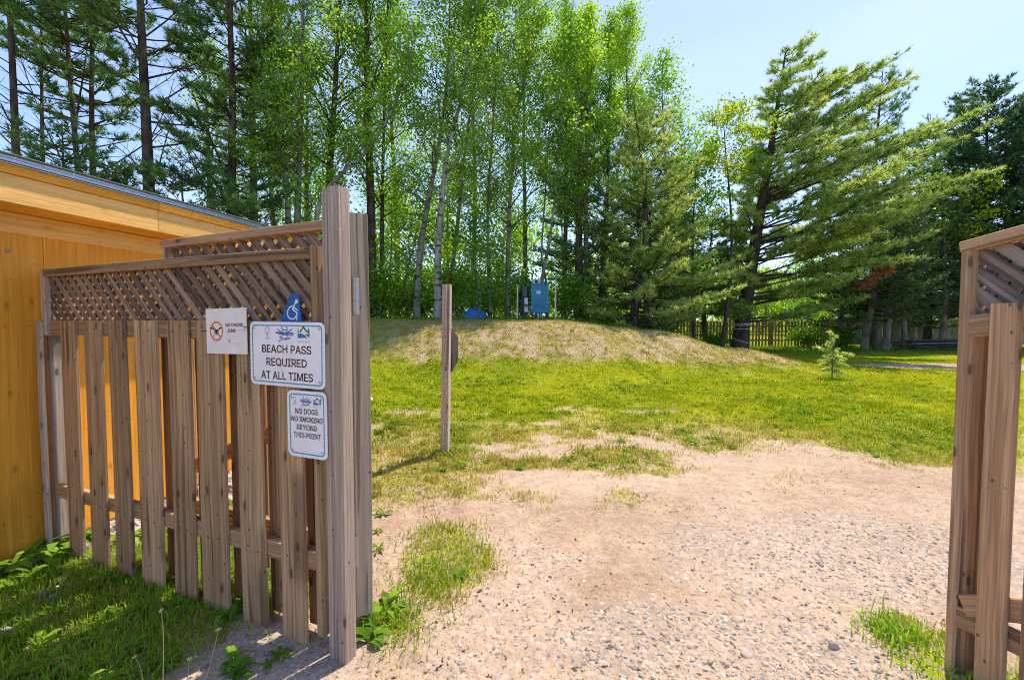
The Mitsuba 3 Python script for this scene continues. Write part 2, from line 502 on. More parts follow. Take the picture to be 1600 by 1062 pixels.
leafm('aspen_leaf', (0.16, 0.36, 0.03), (0.44, 0.66, 0.055), 1.3)
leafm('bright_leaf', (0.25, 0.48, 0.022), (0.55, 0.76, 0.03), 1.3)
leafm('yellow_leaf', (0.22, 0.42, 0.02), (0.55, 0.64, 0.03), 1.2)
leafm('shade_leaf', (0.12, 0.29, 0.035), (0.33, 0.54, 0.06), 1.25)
leafm('pine_needle', (0.27, 0.42, 0.1), (0.66, 0.76, 0.22), 1.0, freq=.8)
leafm('dark_needle', (0.11, 0.25, 0.075), (0.3, 0.46, 0.12), 1.0)
leafm('cedar_leaf', (0.055, 0.13, 0.05), (0.15, 0.26, 0.08), 0.8)
leafm('dead_needle', (.24, .10, .045), (.34, .15, .06), .7)
leafm('sapling_needle', (0.5, 0.62, 0.12), (0.74, 0.8, 0.28), 1.0, freq=5)
leafm('spruce_needle', (0.08, 0.19, 0.085), (0.21, 0.35, 0.13), 0.9)


def grass_color(p, n, uv):
    cover, dry, gravel, left, n1, n2, n3, sparse = fields(p.x, p.y, DR)
    k = cell_rand(p.x * 60, p.y * 60)
    m = mfbm(p.x * 1.3, p.y * 1.3)
    g = mix((.19, .31, .010), (.56, .56, .020), dr.clip(.15 + m * .6 + (n1 - .5) * 1.2 + (n2 - .5) * 1.0 + (k - .5) * .4, 0, 1))
    g = mix(g, mix((.36, .30, .06), (.56, .45, .20), k), dr.clip(dry * .8 + (k > .90) * .3, 0, 1))
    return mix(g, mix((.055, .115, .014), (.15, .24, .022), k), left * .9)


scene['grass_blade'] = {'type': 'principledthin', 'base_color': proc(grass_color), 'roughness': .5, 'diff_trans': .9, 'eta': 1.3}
def lush_color(p, n, uv):
    k = cell_rand(p.x * 60, p.y * 60)
    m = mfbm(p.x * 3, p.y * 3)
    c = mix((.16, .36, .022), (.42, .62, .05), dr.clip(m + (k - .5) * .6, 0, 1))
    return mix(c, (.46, .40, .16), mss(.86, .90, k))
scene['lush_blade'] = {'type': 'principledthin', 'base_color': proc(lush_color), 'roughness': .45, 'diff_trans': .9, 'eta': 1.35}
leafm('under_blade', (0.1, 0.22, 0.025), (0.3, 0.47, 0.05), 1.0, freq=.8)
leafm('far_leaf', (.12, .22, .04), (.34, .46, .07), 1.0, freq=.25, fleck=.3)
leafm('weed_leaf', (.11, .25, .025), (.28, .44, .05), .9, freq=4)
leafm('litter', (.07, .045, .025), (.36, .26, .13), .2, freq=30, fleck=.5)
plain('seed_straw', (.42, .38, .18), .8)


def stone_color(p, n, uv):
    c = cell_rand(p.x * 14, p.y * 14)
    k = mfbm(p.x * 40, p.y * 40, p.z * 40)
    return mix((.20, .19, .195), (.47, .41, .37), c) * (.65 + .7 * k)


scene['stone_material'] = {'type': 'diffuse', 'reflectance': proc(stone_color)}
def gravel_color(p, n, uv):
    c = cell_rand(p.x * 28, p.y * 28)
    return mix(mix((.13, .12, .12), (.40, .35, .31), c), (.56, .46, .37), cell_rand(p.x * 21, p.y * 21, 5) * .8)
scene['gravel_stone'] = {'type': 'diffuse', 'reflectance': proc(gravel_color)}
plain('pale_stone', (.66, .64, .60), .8, vary=.15, freq=30)

Z = np.array([0, 0, 1.0])
rng = np.random.default_rng(7)

# ------------------------------------------------------------------ the fence panel at the left
A = at_y(503, 503, 2.00); A[2] = 0
B = at_y(74, 503, 2.90); B[2] = 0
FL = np.linalg.norm(B - A)
U = unit(B - A)                 # to the left, away
R_ = -U                         # to the right in the picture
NF = np.array([U[1], -U[0], 0.0])
if NF[1] > 0: NF = -NF           # towards the camera


def fp(u, z, off=0.0):
    return A + U * u + Z * z + NF * off


def pix_u(px, off, py=503):
    p = on_plane(px, py, A + NF * off, NF)
    return float(np.dot(p - A, U)), float(p[2])


fence = thing('fence_panel', 'weathered board fence panel with diagonal lattice top and hung with signs, beside the shed', 'fence')
ztop = 1.795
zmid = 1.435
zbot = 0.385


def strip_clip(c0, dirv, w, x0, x1, z0, z1):
    """Diagonal lattice strip as polygon in (u, z), clipped to the opening."""
    L = 3.0
    d = np.array(dirv) / np.linalg.norm(dirv)
    n = np.array([-d[1], d[0]])
    c0 = np.array(c0)
    pl = Polygon([c0 - d * L - n * w / 2, c0 + d * L - n * w / 2, c0 + d * L + n * w / 2, c0 - d * L + n * w / 2])
    return pl.intersection(sbox(x0, z0, x1, z1))


def lattice(holder, frame, x0, x1, z0, z1, mat, pitch=.080, w=.0345, th=.005, front=-1):
    """Two layers of diagonal strips; frame(u, z, off) places them."""
    o = frame(0, 0, 0); eu = frame(1, 0, 0) - o; ez = frame(0, 1, 0) - o; en = frame(0, 0, 1) - o
    for layer, slope in ((0, 1), (1, -1)):
        d = (1, slope * front * -1)
        k = 0
        off = (.004 if layer == 0 else -.004 - .0005)
        c = x0 - (z1 - z0) - .02 + (0 if layer == 0 else .03)
        while c < x1 + (z1 - z0) + .1:
            jit = rng.normal(0, .003)
            pl = strip_clip((c + jit, (z0 + z1) / 2), d, w * rng.uniform(.95, 1.04), x0, x1, z0, z1)
            if pl.area > 2e-4 and pl.geom_type == 'Polygon':
                m = trimesh.creation.extrude_polygon(pl, th, engine='earcut')
                v = np.array(m.vertices)
                dd = np.array(d) / math.sqrt(2)
                _board_no[0] += 1
                no = _board_no[0]
                uv = np.stack([v[:, 0] * dd[0] + v[:, 1] * dd[1] + no * 3.7, (v[:, 0] - c) * -dd[1] + (v[:, 1] - (z0 + z1) / 2) * dd[0] + v[:, 2] + 10.0 * no], 1)
                oo = off - (th if layer else 0) + rng.uniform(-.0008, .0008)
                P = o + v[:, :1] * eu + v[:, 1:2] * ez + (v[:, 2:3] + oo) * en
                obj(holder + '__lattice_strip', (P, np.array(m.faces)), mat, False, uv)
            c += pitch
    return


# frame: stiles and rails (the wide face of a rail looks forward, the frame is 38 mm)
put(fence + '__stile', board(fp(.020, .06, -.02), Z, U, ztop - .06 + .005, .042, .085), 'weathered_wood')
put(fence + '__stile', board(fp(FL - .015, 1.385, -.02), Z, U, ztop - 1.385, .05, .085), 'grey_wood')
put(fence + '__top_rail', board(fp(.042, ztop - .022, -.02), U, Z, FL - .07, .048, .088, bow=.004), 'weathered_wood')
put(fence + '__mid_rail', board(fp(.042, zmid, -.012), U, Z, FL - .07, .088, .036, bow=-.004), 'weathered_wood')
put(fence + '__bottom_rail', board(fp(.042, zbot, -.012), U, Z, FL - .07, .082, .036, bow=.006), 'weathered_wood')
lattice(fence, lambda u, z, o: fp(u, z, o - .012), .040, FL - .042, zmid + .042, ztop - .044, 'lattice_wood', front=-1)
# slats nailed on the front
SL = [(62, 69, 865), (94, 117, 878), (130, 156, 897), (168.5, 195, 912), (208.5, 243, 933), (261, 295, 951), (305, 347, 970), (369, 408, 988), (431, 471, 1001)]
for k, (xa, xb, yb) in enumerate(SL):
    ua, _ = pix_u(xa, .020); ub, _ = pix_u(xb, .020)
    w = abs(ua - ub) - .010
    uc = (ua + ub) / 2
    _, zb = pix_u((xa + xb) / 2 + 2, .02, yb)
    zt = 1.478 + rng.uniform(-.004, .004)
    if k == 0:
        put(fence + '__slat', board(fp(uc, zb, .03), Z + U * .004, U, zt - zb, .055, .018, bow=.012), 'grey_wood')
        continue
    put(fence + '__slat', board(fp(uc, zb, .0165), Z + U * rng.normal(0, .003), U, zt - zb, max(w, .11), .019, bow=rng.normal(0, .004), twist=rng.normal(0, .02), nseg=4), 'weathered_wood')
# boards on the back of the frame, seen in the gaps
for (xa, xb, yb) in [(211, 239, 908), (253, 284, 925), (305, 340, 946), (358, 394, 964), (416, 454, 987), (481, 504, 996)]:
    ua, _ = pix_u(xa, -.072); ub, _ = pix_u(xb, -.072)
    _, zb = pix_u((xa + xb) / 2, -.072, yb)
    put(fence + '__back_slat', board(fp((ua + ub) / 2, max(zb, .03), -.072), Z, U, 1.475 - max(zb, .03), max(abs(ua - ub), .125), .019, bow=rng.normal(0, .003)), 'weathered_wood')
for z in (zmid, zbot):
    put(fence + '__back_rail', board(fp(.06, z - .01, -.046), U, Z, FL - .62, .085, .030), 'weathered_wood')
put(fence + '__back_stile', board(fp(FL - .078, .05, -.075), Z, U, 1.40, .105, .03), 'weathered_wood')
# nails / screws in the slats
for k, (xa, xb, yb) in enumerate(SL[1:]):
    ua, _ = pix_u(xa, .02); ub, _ = pix_u(xb, .02)
    for z in (zmid, zbot):
        for s in (.3, .7):
            c = fp(ua + (ub - ua) * s, z + rng.uniform(-.015, .015), .026)
            put(fence + '__nail', tube([c, c + NF * .0014], [.0052, .0045], 6), 'rusty_nail')

# the 4x4 at the wall that carries the far end (its lit face shows behind the first slat)
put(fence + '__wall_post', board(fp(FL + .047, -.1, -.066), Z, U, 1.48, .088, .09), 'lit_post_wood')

# ------------------------------------------------------------------ the gate post: two plies
PZ = at_z(530, 1030)
post = thing('gate_post', 'tall split grey timber gate post between fence panel and open gate leaf', 'post')
pu0, _ = pix_u(505, .045); pu1, _ = pix_u(514.5, .045); pu2, _ = pix_u(532.5, .045)
_, ztp = pix_u(518, .045, 291)
dep = .068
put(post + '__ply', board(fp((pu0 + pu1) / 2, -.1, .045 - dep / 2), Z, U, ztp + .1 - .006, abs(pu1 - pu0) - .001, dep, cham=.004, nseg=5, bow=.001), 'grey_wood')
put(post + '__ply', board(fp((pu1 + pu2) / 2, -.1, .047 - dep / 2), Z, U, ztp + .1, abs(pu2 - pu1) - .003, dep + .002, cham=.004, nseg=5, bow=-.001), 'grey_wood')

# ------------------------------------------------------------------ gate leaves
def gate_leaf(key, O, a, n, length, height, boards, sag=0.0, mat='weathered_wood', zl=.37, stile_end='grey_wood', brace=True, cap=.045, deep=.088, pitch=.085, zrail=.36, brace_z=(.45, 1.2), rail_front=True, free_boards=()):
    """O: the free (or first) end at the ground; a along the leaf, n its front; sheared by sag (metres per metre)."""
    a3 = a + Z * sag
    def fr(u, z, o): return O + a3 * u + Z * z + n * o
    h = height
    put(key + '__stile', board(fr(.019, 0, 0), Z, a, h - .002, .038, deep), stile_end)
    put(key + '__stile', board(fr(length - .019, 0, 0), Z, a, h - .002, .038, deep), mat)
    put(key + '__top_rail', board(fr(-.004, h - cap / 2 + .003, 0), a3, Z, length + .008, cap, deep + .006), mat)
    put(key + '__mid_rail', board(fr(.012 if rail_front else .038, h - zl - .045, deep / 2 - .02 if rail_front else 0), a3, Z, length - .05, .088, .036, cham=.006), mat)
    put(key + '__bottom_rail', board(fr(.012 if rail_front else .038, zrail, deep / 2 - .02 if rail_front else 0), a3, Z, length - .05, .085, .036), mat)
    lattice(key, fr, .036, length - .036, h - zl - .002, h - cap - .001, 'lattice_wood' if not rail_front else 'grey_lattice', pitch=pitch, w=.044, front=1 if rail_front else -1)
    if brace:
        p, q = fr(.06, brace_z[0], deep / 2 - .02 if rail_front else -.03), fr(length - .06, brace_z[1], deep / 2 - .02 if rail_front else -.03)
        put(key + '__brace', board(p, q - p, Z, np.linalg.norm(q - p), .085, .036, cham=.005), mat)
    for (u0, u1, o, z0, z1) in boards:
        put(key + '__board', board(fr((u0 + u1) / 2, z0, o), Z, a, z1 - z0, abs(u1 - u0), .019, bow=rng.normal(0, .003), nseg=4), mat)


wood('grey_lattice', (.40, .345, .31), (.22, .18, .155))
# the leaf folded back behind the fence panel: its hinge end by the post, its far end to the left
N0 = at_y(561, 503, 2.16); N0[2] = .0
F0 = at_y(268, 503, 2.80); F0[2] = .0
la = unit(F0 - N0); ln = np.array([la[1], -la[0], 0]);
if ln[1] > 0: ln = -ln
LL = np.linalg.norm(F0 - N0)
def leaf_span(px):
    p = on_plane(px, 700, N0, ln)
    return float(np.dot(p - N0, la))


leafA = thing('gate_leaf', 'gate leaf with lattice top standing folded back behind the fence panel', 'gate')
gate_leaf(leafA, N0, la, ln, LL, 1.955, [(leaf_span(x0_), leaf_span(x1_), -.055, .08, 1.50) for x0_, x1_ in ((264, 291), (377, 404), (437, 468))], zl=.30, stile_end='pale_wood', rail_front=False, deep=.085, pitch=.105, brace_z=(1.1, .55))
# wide pale end board of that leaf, seen beside the post
e0 = at_y(548.5, 503, 2.11); e1 = at_y(575.5, 503, 2.15)
e0[2] = e1[2] = 0
put(leafA + '__end_board', board((e0 + e1) / 2 + Z * .075, Z, e1 - e0, 1.895, np.linalg.norm(e1 - e0), .036, nseg=5, bow=.003), 'pale_wood')
# hinges on the post
for (ya, yb) in ((433, 492), (838, 888)):
    p, q = at_y(552.5, ya, 2.085), at_y(553.5, yb, 2.085)
    hk = fresh(leafA + '__hinge')
    put(hk + '__barrel', tube([p, q], [.009, .009], 10), 'steel')
    for s in (0.0, .33, .66):
        m = p + (q - p) * (s + .30)
        put(hk + '__knuckle_ring', tube([m, m + Z * .004], [.0105, .0105], 10), 'screw_steel')
    c = (p + q) / 2
    hd = unit(e1 - e0)
    put(hk + '__plate', rbox(c + hd * .012 + np.array([0, .004, 0]), (.022, .003, abs(p[2] - q[2])), .001, axes=[hd, np.cross(Z, hd), Z]), 'steel')

# the right leaf, standing open towards the camera
ra = unit([.139, -.99, 0]); rn = np.array([-.99, -.139, 0])
O1 = at_y(1511, 503, 1.90); O1[2] = 0
O1[2] = -.07


def leaf_u(px, o, py=503):
    p = on_plane(px, py, O1 + rn * o, rn)
    return float(np.dot(p - O1, ra))


ru = [leaf_u(x_, .063) for x_ in (1545.5, 1594)]
print('right leaf board', ru)
leafB = thing('gate_leaf', 'sagging open gate leaf with lattice top at the right edge', 'gate')
gate_leaf(leafB, O1, ra, rn, 1.5, 1.87, [(ru[0], ru[1], .053, .02, 1.59), (.03, .13, -.053, .05, 1.57), (ru[1] + .045, ru[1] + .18, .053, .02, 1.59), (.25, .38, -.053, .05, 1.57), (ru[1] + .225, ru[1] + .36, .053, .02, 1.59)] + [(q, q + .135, .053, .02, 1.59) for q in np.arange(ru[1] + .405, 1.34, .18)], sag=.14, stile_end='weathered_wood', zl=.305, zrail=.305, pitch=.082, brace_z=(.36, .9))
for u in (.10, .20):
    for z in (1.50, 1.38, .90, .25):
        c = O1 + ra * u + Z * (z + rng.uniform(-.03, .03) + .14 * u) + rn * .0626
        put(leafB + '__nail', tube([c, c + rn * .0012], [.0035, .003], 6), 'screw_steel')


# ------------------------------------------------------------------ signs
class Plate:
    """A flat sign: corners from picture points on a plane in front of the fence; local x to the right, y up."""
    def __init__(self, tl, tr, bl, br, off, tilt=0.0):
        P = [on_plane(*c, A + NF * off, NF) for c in (tl, tr, bl, br)]
        self.c = sum(P) / 4
        ex = unit((P[1] - P[0]) + (P[3] - P[2]))
        self.w = (np.linalg.norm(P[1] - P[0]) + np.linalg.norm(P[3] - P[2])) / 2
        self.h = (np.linalg.norm(P[2] - P[0]) + np.linalg.norm(P[3] - P[1])) / 2
        self.ex, self.n = ex, NF
        self.ey = unit(np.cross(NF, ex))
        if self.ey[2] < 0: self.ey = -self.ey

    def poly(self, pl, z0, dz):
        return extr(pl, dz, self.c + self.n * z0, self.ex, self.ey, self.n)

    def text(self, s, x, y, height, width=None, bold=True, z0=.0, dz=.0006):
        m = meshkit.text_mesh(s, height, dz, bold)
        v = np.array(m.vertices)
        w = v[:, 0].max() - v[:, 0].min()
        k = (width / w) if width else 1.0
        px = (v[:, 0] - (v[:, 0].max() + v[:, 0].min()) / 2) * k + x
        return self.c + self.n * (z0 + v[:, 2:3]) + px[:, None] * self.ex + (v[:, 1:2] + y) * self.ey, np.array(m.faces)


def rrect(w, h, r):
    return sbox(-w / 2 + r, -h / 2 + r, w / 2 - r, h / 2 - r).buffer(r, quad_segs=6)


def line(pts, w):
    return LineString(pts).buffer(w / 2, cap_style=1, quad_segs=3)


def logos(k, P, x0, y0, s, front):
    """Three small printed emblems in a row: a lilac crest, blue brush strokes with script, a house between trees."""
    # crest
    cr = union_all([Point(0, .25).buffer(.28).difference(Point(0, .25).buffer(.2)), Point(-.2, .42).buffer(.09), Point(.2, .42).buffer(.09), Point(0, .55).buffer(.09),
                    Polygon([(-.13, 0), (.13, 0), (.07, -.55), (-.07, -.55)]), line([(-.3, -.5), (-.16, -.5)], .1), line([(.16, -.5), (.3, -.5)], .1)])
    put(k + '__crest_emblem', P.poly(affinity.translate(affinity.scale(cr, s, s, origin=(0, 0)), x0[0], y0), front, .0006), 'ink_lilac')
    # brush strokes, a jetty and a handwritten word
    br = union_all([line([(-1, .05), (1, 0)], .13), line([(-.85, .35), (-.2, -.05)], .07), line([(.85, .35), (.2, -.05)], .09), line([(-.3, .6), (-.28, -.2)], .1), line([(.28, .6), (.3, -.25)], .1),
                    line([(-.3, .28), (.28, .26)], .07), line([(-.7, -.08), (.95, -.16)], .08)])
    put(k + '__brush_emblem', P.poly(affinity.translate(affinity.scale(br, s, s, origin=(0, 0)), x0[1], y0), front, .0006), 'ink_blue')
    tx = [(-.75, -.7), (-.45, -.62), (-.35, -.45), (-.6, -.35), (-.45, -.25), (-.3, -.35), (-.2, -.58), (-.05, -.4), (.05, -.58), (.15, -.38), (.22, -.55), (.32, -.35), (.4, -.52), (.55, -.3), (.62, -.5)]
    put(k + '__script_emblem', P.poly(affinity.translate(affinity.scale(line(tx, .06), s, s, origin=(0, 0)), x0[1], y0), front + .0003, .0006), 'ink_blue')
    # house, trees, water
    at = lambda g: affinity.translate(affinity.scale(g, s, s, origin=(0, 0)), x0[2], y0)
    put(k + '__house_emblem', P.poly(at(line([(-.36, .17), (0, .57), (.4, .15)], .11)), front, .0006), 'ink_black')
    put(k + '__tree_emblem', P.poly(at(Polygon([(-.72, .05), (-.45, .05), (-.57, .5)])), front, .0006), 'ink_green')
    put(k + '__tree_emblem', P.poly(at(Polygon([(.45, .08), (.72, .08), (.56, .55)])), front, .0006), 'ink_dark_green')
    put(k + '__water_emblem', P.poly(at(Polygon([(-.66, .0), (-.3, .03), (.1, -.08), (.45, -.34), (-.66, -.38)])), front, .0006), 'ink_water_blue')
    put(k + '__shore_emblem', P.poly(at(Polygon([(.2, -.05), (.66, .03), (.66, -.3)])), front, .0006), 'ink_dark_green')
    put(k + '__emblem_lettering', P.text('H V P O A', x0[2], y0 - .75 * s, .17 * s, 1.3 * s, z0=front), 'ink_grey')


def enamel_sign(name, label, tl, tr, bl, br, off, lines, lh, ys, lw, logo_y, logo_x, logo_s):
    P = Plate(tl, tr, bl, br, off)
    k = thing(name, label, 'sign')
    w, h = P.w, P.h
    put(k + '__plate', P.poly(rrect(w, h, .028), -.0035, .0035), 'sign_white')
    g = .013
    put(k + '__border', P.poly(rrect(w - 2 * g, h - 2 * g, .020).difference(rrect(w - 2 * g - .012, h - 2 * g - .012, .0155)), 0.0002, .0006), 'sign_teal')
    for s, y, ww in zip(lines, ys, lw):
        put(k + '__lettering', P.text(s, .0, y * h, lh * h, ww * w, z0=.0002), 'ink_brown' if h < w else 'ink_black')
    logos(k, P, [x * w for x in logo_x], logo_y * h, logo_s * w, .0002)
    for sx in (-1, 1):
        for sy in (-1, 1):
            c = P.c + P.ex * sx * (w / 2 - .030) + P.ey * sy * (h / 2 - .030) + P.n * .0005
            put(k + '__screw', tube([c, c + P.n * .0025], [.0042, .003], 8), 'screw_steel')
    return P


enamel_sign('beach_pass_sign', 'white enamel sign reading BEACH PASS REQUIRED AT ALL TIMES', (390, 501), (507, 505), (393, 600), (508, 608), .047,
            ['BEACH PASS', 'REQUIRED', 'AT ALL TIMES'], .118, [.02, -.185, -.395], [.665, .545, .70], .325, (-.255, -.015, .235), .115)
enamel_sign('no_dogs_sign', 'small white enamel sign reading NO DOGS NO SMOKING BEYOND THIS POINT', (448, 608), (510, 614), (451, 711), (511.5, 719), .054,
            ['NO DOGS', 'NO SMOKING', 'BEYOND', 'THIS POINT'], .078, [.155, .035, -.085, -.205], [.58, .80, .52, .70], .345, (-.30, -.02, .27), .145)
# paper sign
PD = Plate((320.5, 483), (384, 480), (324, 551.5), (386.5, 554), .040)
kd = thing('drone_sign', 'white card sign reading NO DRONE ZONE with a crossed out drone', 'sign')
put(kd + '__plate', PD.poly(sbox(-PD.w / 2, -PD.h / 2, PD.w / 2, PD.h / 2), -.004, .004), 'paper_white')
s = PD.h
cxd = -.235 * PD.w
ring = Point(0, 0).buffer(.22 * s, quad_segs=16).difference(Point(0, 0).buffer(.18 * s, quad_segs=16))
put(kd + '__prohibition_ring', PD.poly(affinity.translate(union_all([ring, line([(-.14 * s, .14 * s), (.14 * s, -.14 * s)], .034 * s)]), cxd, 0), .0002, .0006), 'ink_orange')
dro = union_all([sbox(-.06, -.02, .06, .035), line([(-.05, .03), (-.15, .06)], .02), line([(.05, .03), (.15, .06)], .02), line([(-.21, .075), (-.08, .075)], .014), line([(.08, .075), (.21, .075)], .014),
                 line([(-.06, -.02), (-.09, -.12)], .012), line([(.06, -.02), (.09, -.12)], .012), Point(0, -.045).buffer(.03)])
put(kd + '__drone_emblem', PD.poly(affinity.translate(affinity.scale(dro, s * 1.0, s * 1.0, origin=(0, 0)), cxd, 0), .0009, .0006), 'ink_black')
put(kd + '__lettering', PD.text('NO DRONE', .21 * PD.w, .10 * s, .07 * s, .42 * PD.w, z0=.0002), 'ink_brown')
put(kd + '__lettering', PD.text('ZONE', .14 * PD.w, -.025 * s, .07 * s, .2 * PD.w, z0=.0002, bold=True), 'ink_black')
put(kd + '__pen_scrawl', PD.poly(affinity.scale(line([(.2, -.0), (.25, .02), (.3, .01), (.35, .03), (.42, .02), (.46, .04), (.45, .0), (.40, -.01)], .012), PD.w, s, origin=(0, 0)), .0002, .0005), 'ink_grey')
put(kd + '__crest_emblem', PD.poly(affinity.translate(Point(0, 0).buffer(.045 * s), .08 * PD.w, -.22 * s), .0002, .0005), 'ink_lilac')
put(kd + '__pale_emblem', PD.poly(affinity.translate(union_all([line([(-.1 * s, 0), (.1 * s, 0)], .018 * s), line([(-.03 * s, -.045 * s), (.03 * s, -.045 * s)], .018 * s)]), .29 * PD.w, -.26 * s), .0002, .0005), 'ink_pale')
for px, py in ((319, 517), (385, 511)):
    c = on_plane(px, py, A + NF * .04, NF)
    put(kd + '__wire_tie', tube([c - PD.ex * .02 + PD.n * .001, c + PD.n * .004, c + PD.ex * .02 + PD.n * .001], [.002, .002, .002], 5), 'ink_black')

# blue accessible sign, its foot behind the beach pass sign
def bp(px, py, off=.026):
    p = on_plane(px, py, A + NF * off, NF)
    return np.dot(p - A, -U), p[2]


kb = thing('accessible_sign', 'blue plate with white wheelchair symbol standing behind the beach pass sign', 'sign')
pl = Polygon([bp(*c) for c in ((455.5, 457), (465, 460.5), (468, 462), (474, 520), (433, 520))])
put(kb + '__plate', extr(pl, .004, A + NF * .026, -U, Z, NF), 'sign_blue')
def bl(pts, w): return LineString([bp(425 + x / 17.7, 450 + y / 17.7, .0305) for x, y in pts]).buffer(w / 2, quad_segs=4)
sym = [bl([(650, 400), (600, 520), (570, 590), (690, 680), (680, 880)], .0065), bl([(600, 530), (700, 605)], .0055),
       bl([(560, 495), (490, 530), (440, 610), (425, 700), (450, 790), (500, 845), (570, 860), (630, 830), (655, 780)], .0060),
       Point(*bp(425 + 675 / 17.7, 450 + 365 / 17.7, .0305)).buffer(.0095)]
put(kb + '__wheelchair_symbol', extr(union_all(sym), .0008, A + NF * .0302, -U, Z, NF), 'symbol_white')

# ------------------------------------------------------------------ the shed
shed = thing('wooden_shed', 'orange stained plywood shed with shingled roof at the left edge', 'shed')
W0 = np.array([-3.05, 2.83, 0]); wd = unit([.207, 1, 0]); wn = np.array([wd[1], -wd[0], 0])   # wn: out of the wall, to the right
S0, S1 = -2.2, 3.0


def sp(s, z, off=0.0):
    return W0 + wd * s + Z * z + wn * off


zw = 2.138
edges = [S0, -1.0, .20, .62, 1.40, 2.05, S1]
edges = [S0, -1.02, .13, 1.35, 2.3, S1]
for a0, a1 in zip(edges, edges[1:]):
    put(shed + '__wall_panel', board(sp((a0 + a1) / 2, .02, -.009 + rng.uniform(-.001, .001)), Z, wd, zw - .02 - .12, a1 - a0 - .004, .018, cham=.002), 'stained_plywood')
put(shed + '__frieze_board', board(sp(S0, zw - .065, -.004), wd, Z, 1.10 - S0, .125, .03), 'stained_trim')
put(shed + '__frieze_board', board(sp(1.103, zw - .065, -.005), wd, Z, S1 - 1.103, .125, .03), 'stained_trim')
put(shed + '__foundation', boxm(sp((S0 + S1) / 2, -.05, -.10), (.16, S1 - S0 - .04, .40), np.stack([wn, wd, Z], 1)), 'concrete')
put(shed + '__corner_board', board(sp(S1 + .01, .24, -.02), Z, wn, zw - .24 - .13, .07, .02), 'stained_trim')
end_a = sp(S1, .26, -.02)
put(shed + '__end_wall', board(sp(S1 - .006, .26, -1.22), Z, wn, zw - .26, 2.38, .018), 'stained_plywood')
ov = .275
put(shed + '__soffit', board(sp(S0, zw + .008, ov / 2 - .02), wd, wn, S1 - S0 + .2, ov + .03, .012), 'stained_plywood')
for a0, a1 in ((S0, .66), (.664, 1.62), (1.624, S1 + .2)):
    put(shed + '__fascia_board', board(sp(a0, zw + .077, ov), wd, Z, a1 - a0, .160, .03, cham=.004), 'stained_trim')
    put(shed + '__eave_trim', board(sp(a0, zw + .186, ov + .012), wd, Z, a1 - a0, .056, .032), 'stained_plywood')
put(shed + '__drip_edge', board(sp(S0, zw + .232, ov + .034), wd, Z, S1 - S0 + .23, .046, .012, cham=.002), 'drip_edge')
put(shed + '__underlay', board(sp(S0, zw + .217, ov + .02), wd, wn, S1 - S0 + .22, .05, .004), 'roofing_felt')
slope = .10
rd = unit(-wn + Z * slope)
rnn = np.cross(wd, rd); rnn = rnn if rnn[2] > 0 else -rnn
put(shed + '__roof', board(sp(S0, zw + .235, ov + .04) + rd * 1.2, wd, rd, S1 - S0 + .24, 2.4, .012), 'shingle')
for c in range(4):
    s0 = S0
    while s0 < S1 + .2:
        w = rng.uniform(.26, .33)
        put(shed + '__shingle', board(sp(s0 + .004, zw + .25, ov + .055) + rd * (.075 + .13 * c) + rnn * (.003 + .002), wd, unit(rd - rnn * .05), min(w, S1 + .26 - s0) - .006, .16, .007, cham=.002, nseg=1), 'shingle')
        s0 += w
for s_, z_ in ((.29, 1.52), (-.05, 1.9)):
    c = sp(s_, z_, .001)
    put(shed + '__bolt', tube([c, c + wn * .004, c + wn * .007], [.012, .011, .004], 10), 'screw_steel')

# ------------------------------------------------------------------ sign post in the yard
G = at_z(695, 708)
G[2] = float(Hn(G[0], G[1]))
pe = unit([.156, .988, 0]); pf = np.array([pe[1], -pe[0], 0])
lean = unit(Z + np.array([.018, 0, 0]))
yp = thing('sign_post', 'slim grey square post standing alone on the grass beyond the gate', 'post')
put(yp + '__post', board(G - Z * .15, lean, pf, 1.87 + .15, .084, .089, nseg=5, cham=.004, bow=.002), 'grey_wood')
top = G + lean * 1.87
sb = single('sign_board', None, None, None, None) if False else None
bc = G + lean * 1.14 + pf * .050 + pe * .045
P8 = [(0.0, -.235), (0.0, .235), (.235, .145), (.235, -.13)]
single('sign_board', extr(Polygon(P8), .016, bc - pf * .008, pe, Z, pf), 'dark_timber', 'dark clipped-corner sign board seen nearly edge-on, fixed to the lone yard post', 'sign')

# ------------------------------------------------------------------ on the mound
def ground_at(p, sink=0.0):
    p = np.array(p, float)
    p[2] = float(Hn(p[0], p[1])) - sink
    return p


YC = 16.0
c0, c1 = at_y(829.5, 490, YC), at_y(857.5, 490, YC)
cw = c1[0] - c0[0]
zc0, zc1 = at_y(843, 489, YC)[2], at_y(843, 444, YC)[2]
cab = thing('electrical_cabinet', 'blue steel electrical cabinet on legs on top of the mound', 'cabinet')
cc = np.array([(c0[0] + c1[0]) / 2, YC + .2, (zc0 + zc1) / 2])
put(cab + '__body', rbox(cc, (cw, .40, zc1 - zc0), .012), 'cabinet_dark')
put(cab + '__door', rbox(cc + [0, -.212, 0], (cw - .012, .022, zc1 - zc0 - .012), .008), 'cabinet_blue')
put(cab + '__handle', rbox(cc + [cw / 2 - .05, -.232, 0], (.02, .02, .10), .005), 'steel')
for dz in (-.30, .30):
    put(cab + '__hinge', tube([cc + [-cw / 2 + .012, -.228, dz - .05], cc + [-cw / 2 + .012, -.228, dz + .05]], [.012, .012], 8), 'steel')
for q in range(5):
    put(cab + '__louvre', rbox(cc + [0, -.226, -.36 + q * .035], (cw * .55, .012, .014), .004), 'cabinet_blue')
put(cab + '__label_plate', rbox(cc + [-.05, -.2255, .22], (.16, .006, .10), .002), 'meter_pale')
put(cab + '__hood', rbox(cc + [0, -.02, (zc1 - zc0) / 2 + .008], (cw + .03, .46, .016), .005), 'cabinet_blue')
gz = float(H(cc[0], cc[1])) - .15
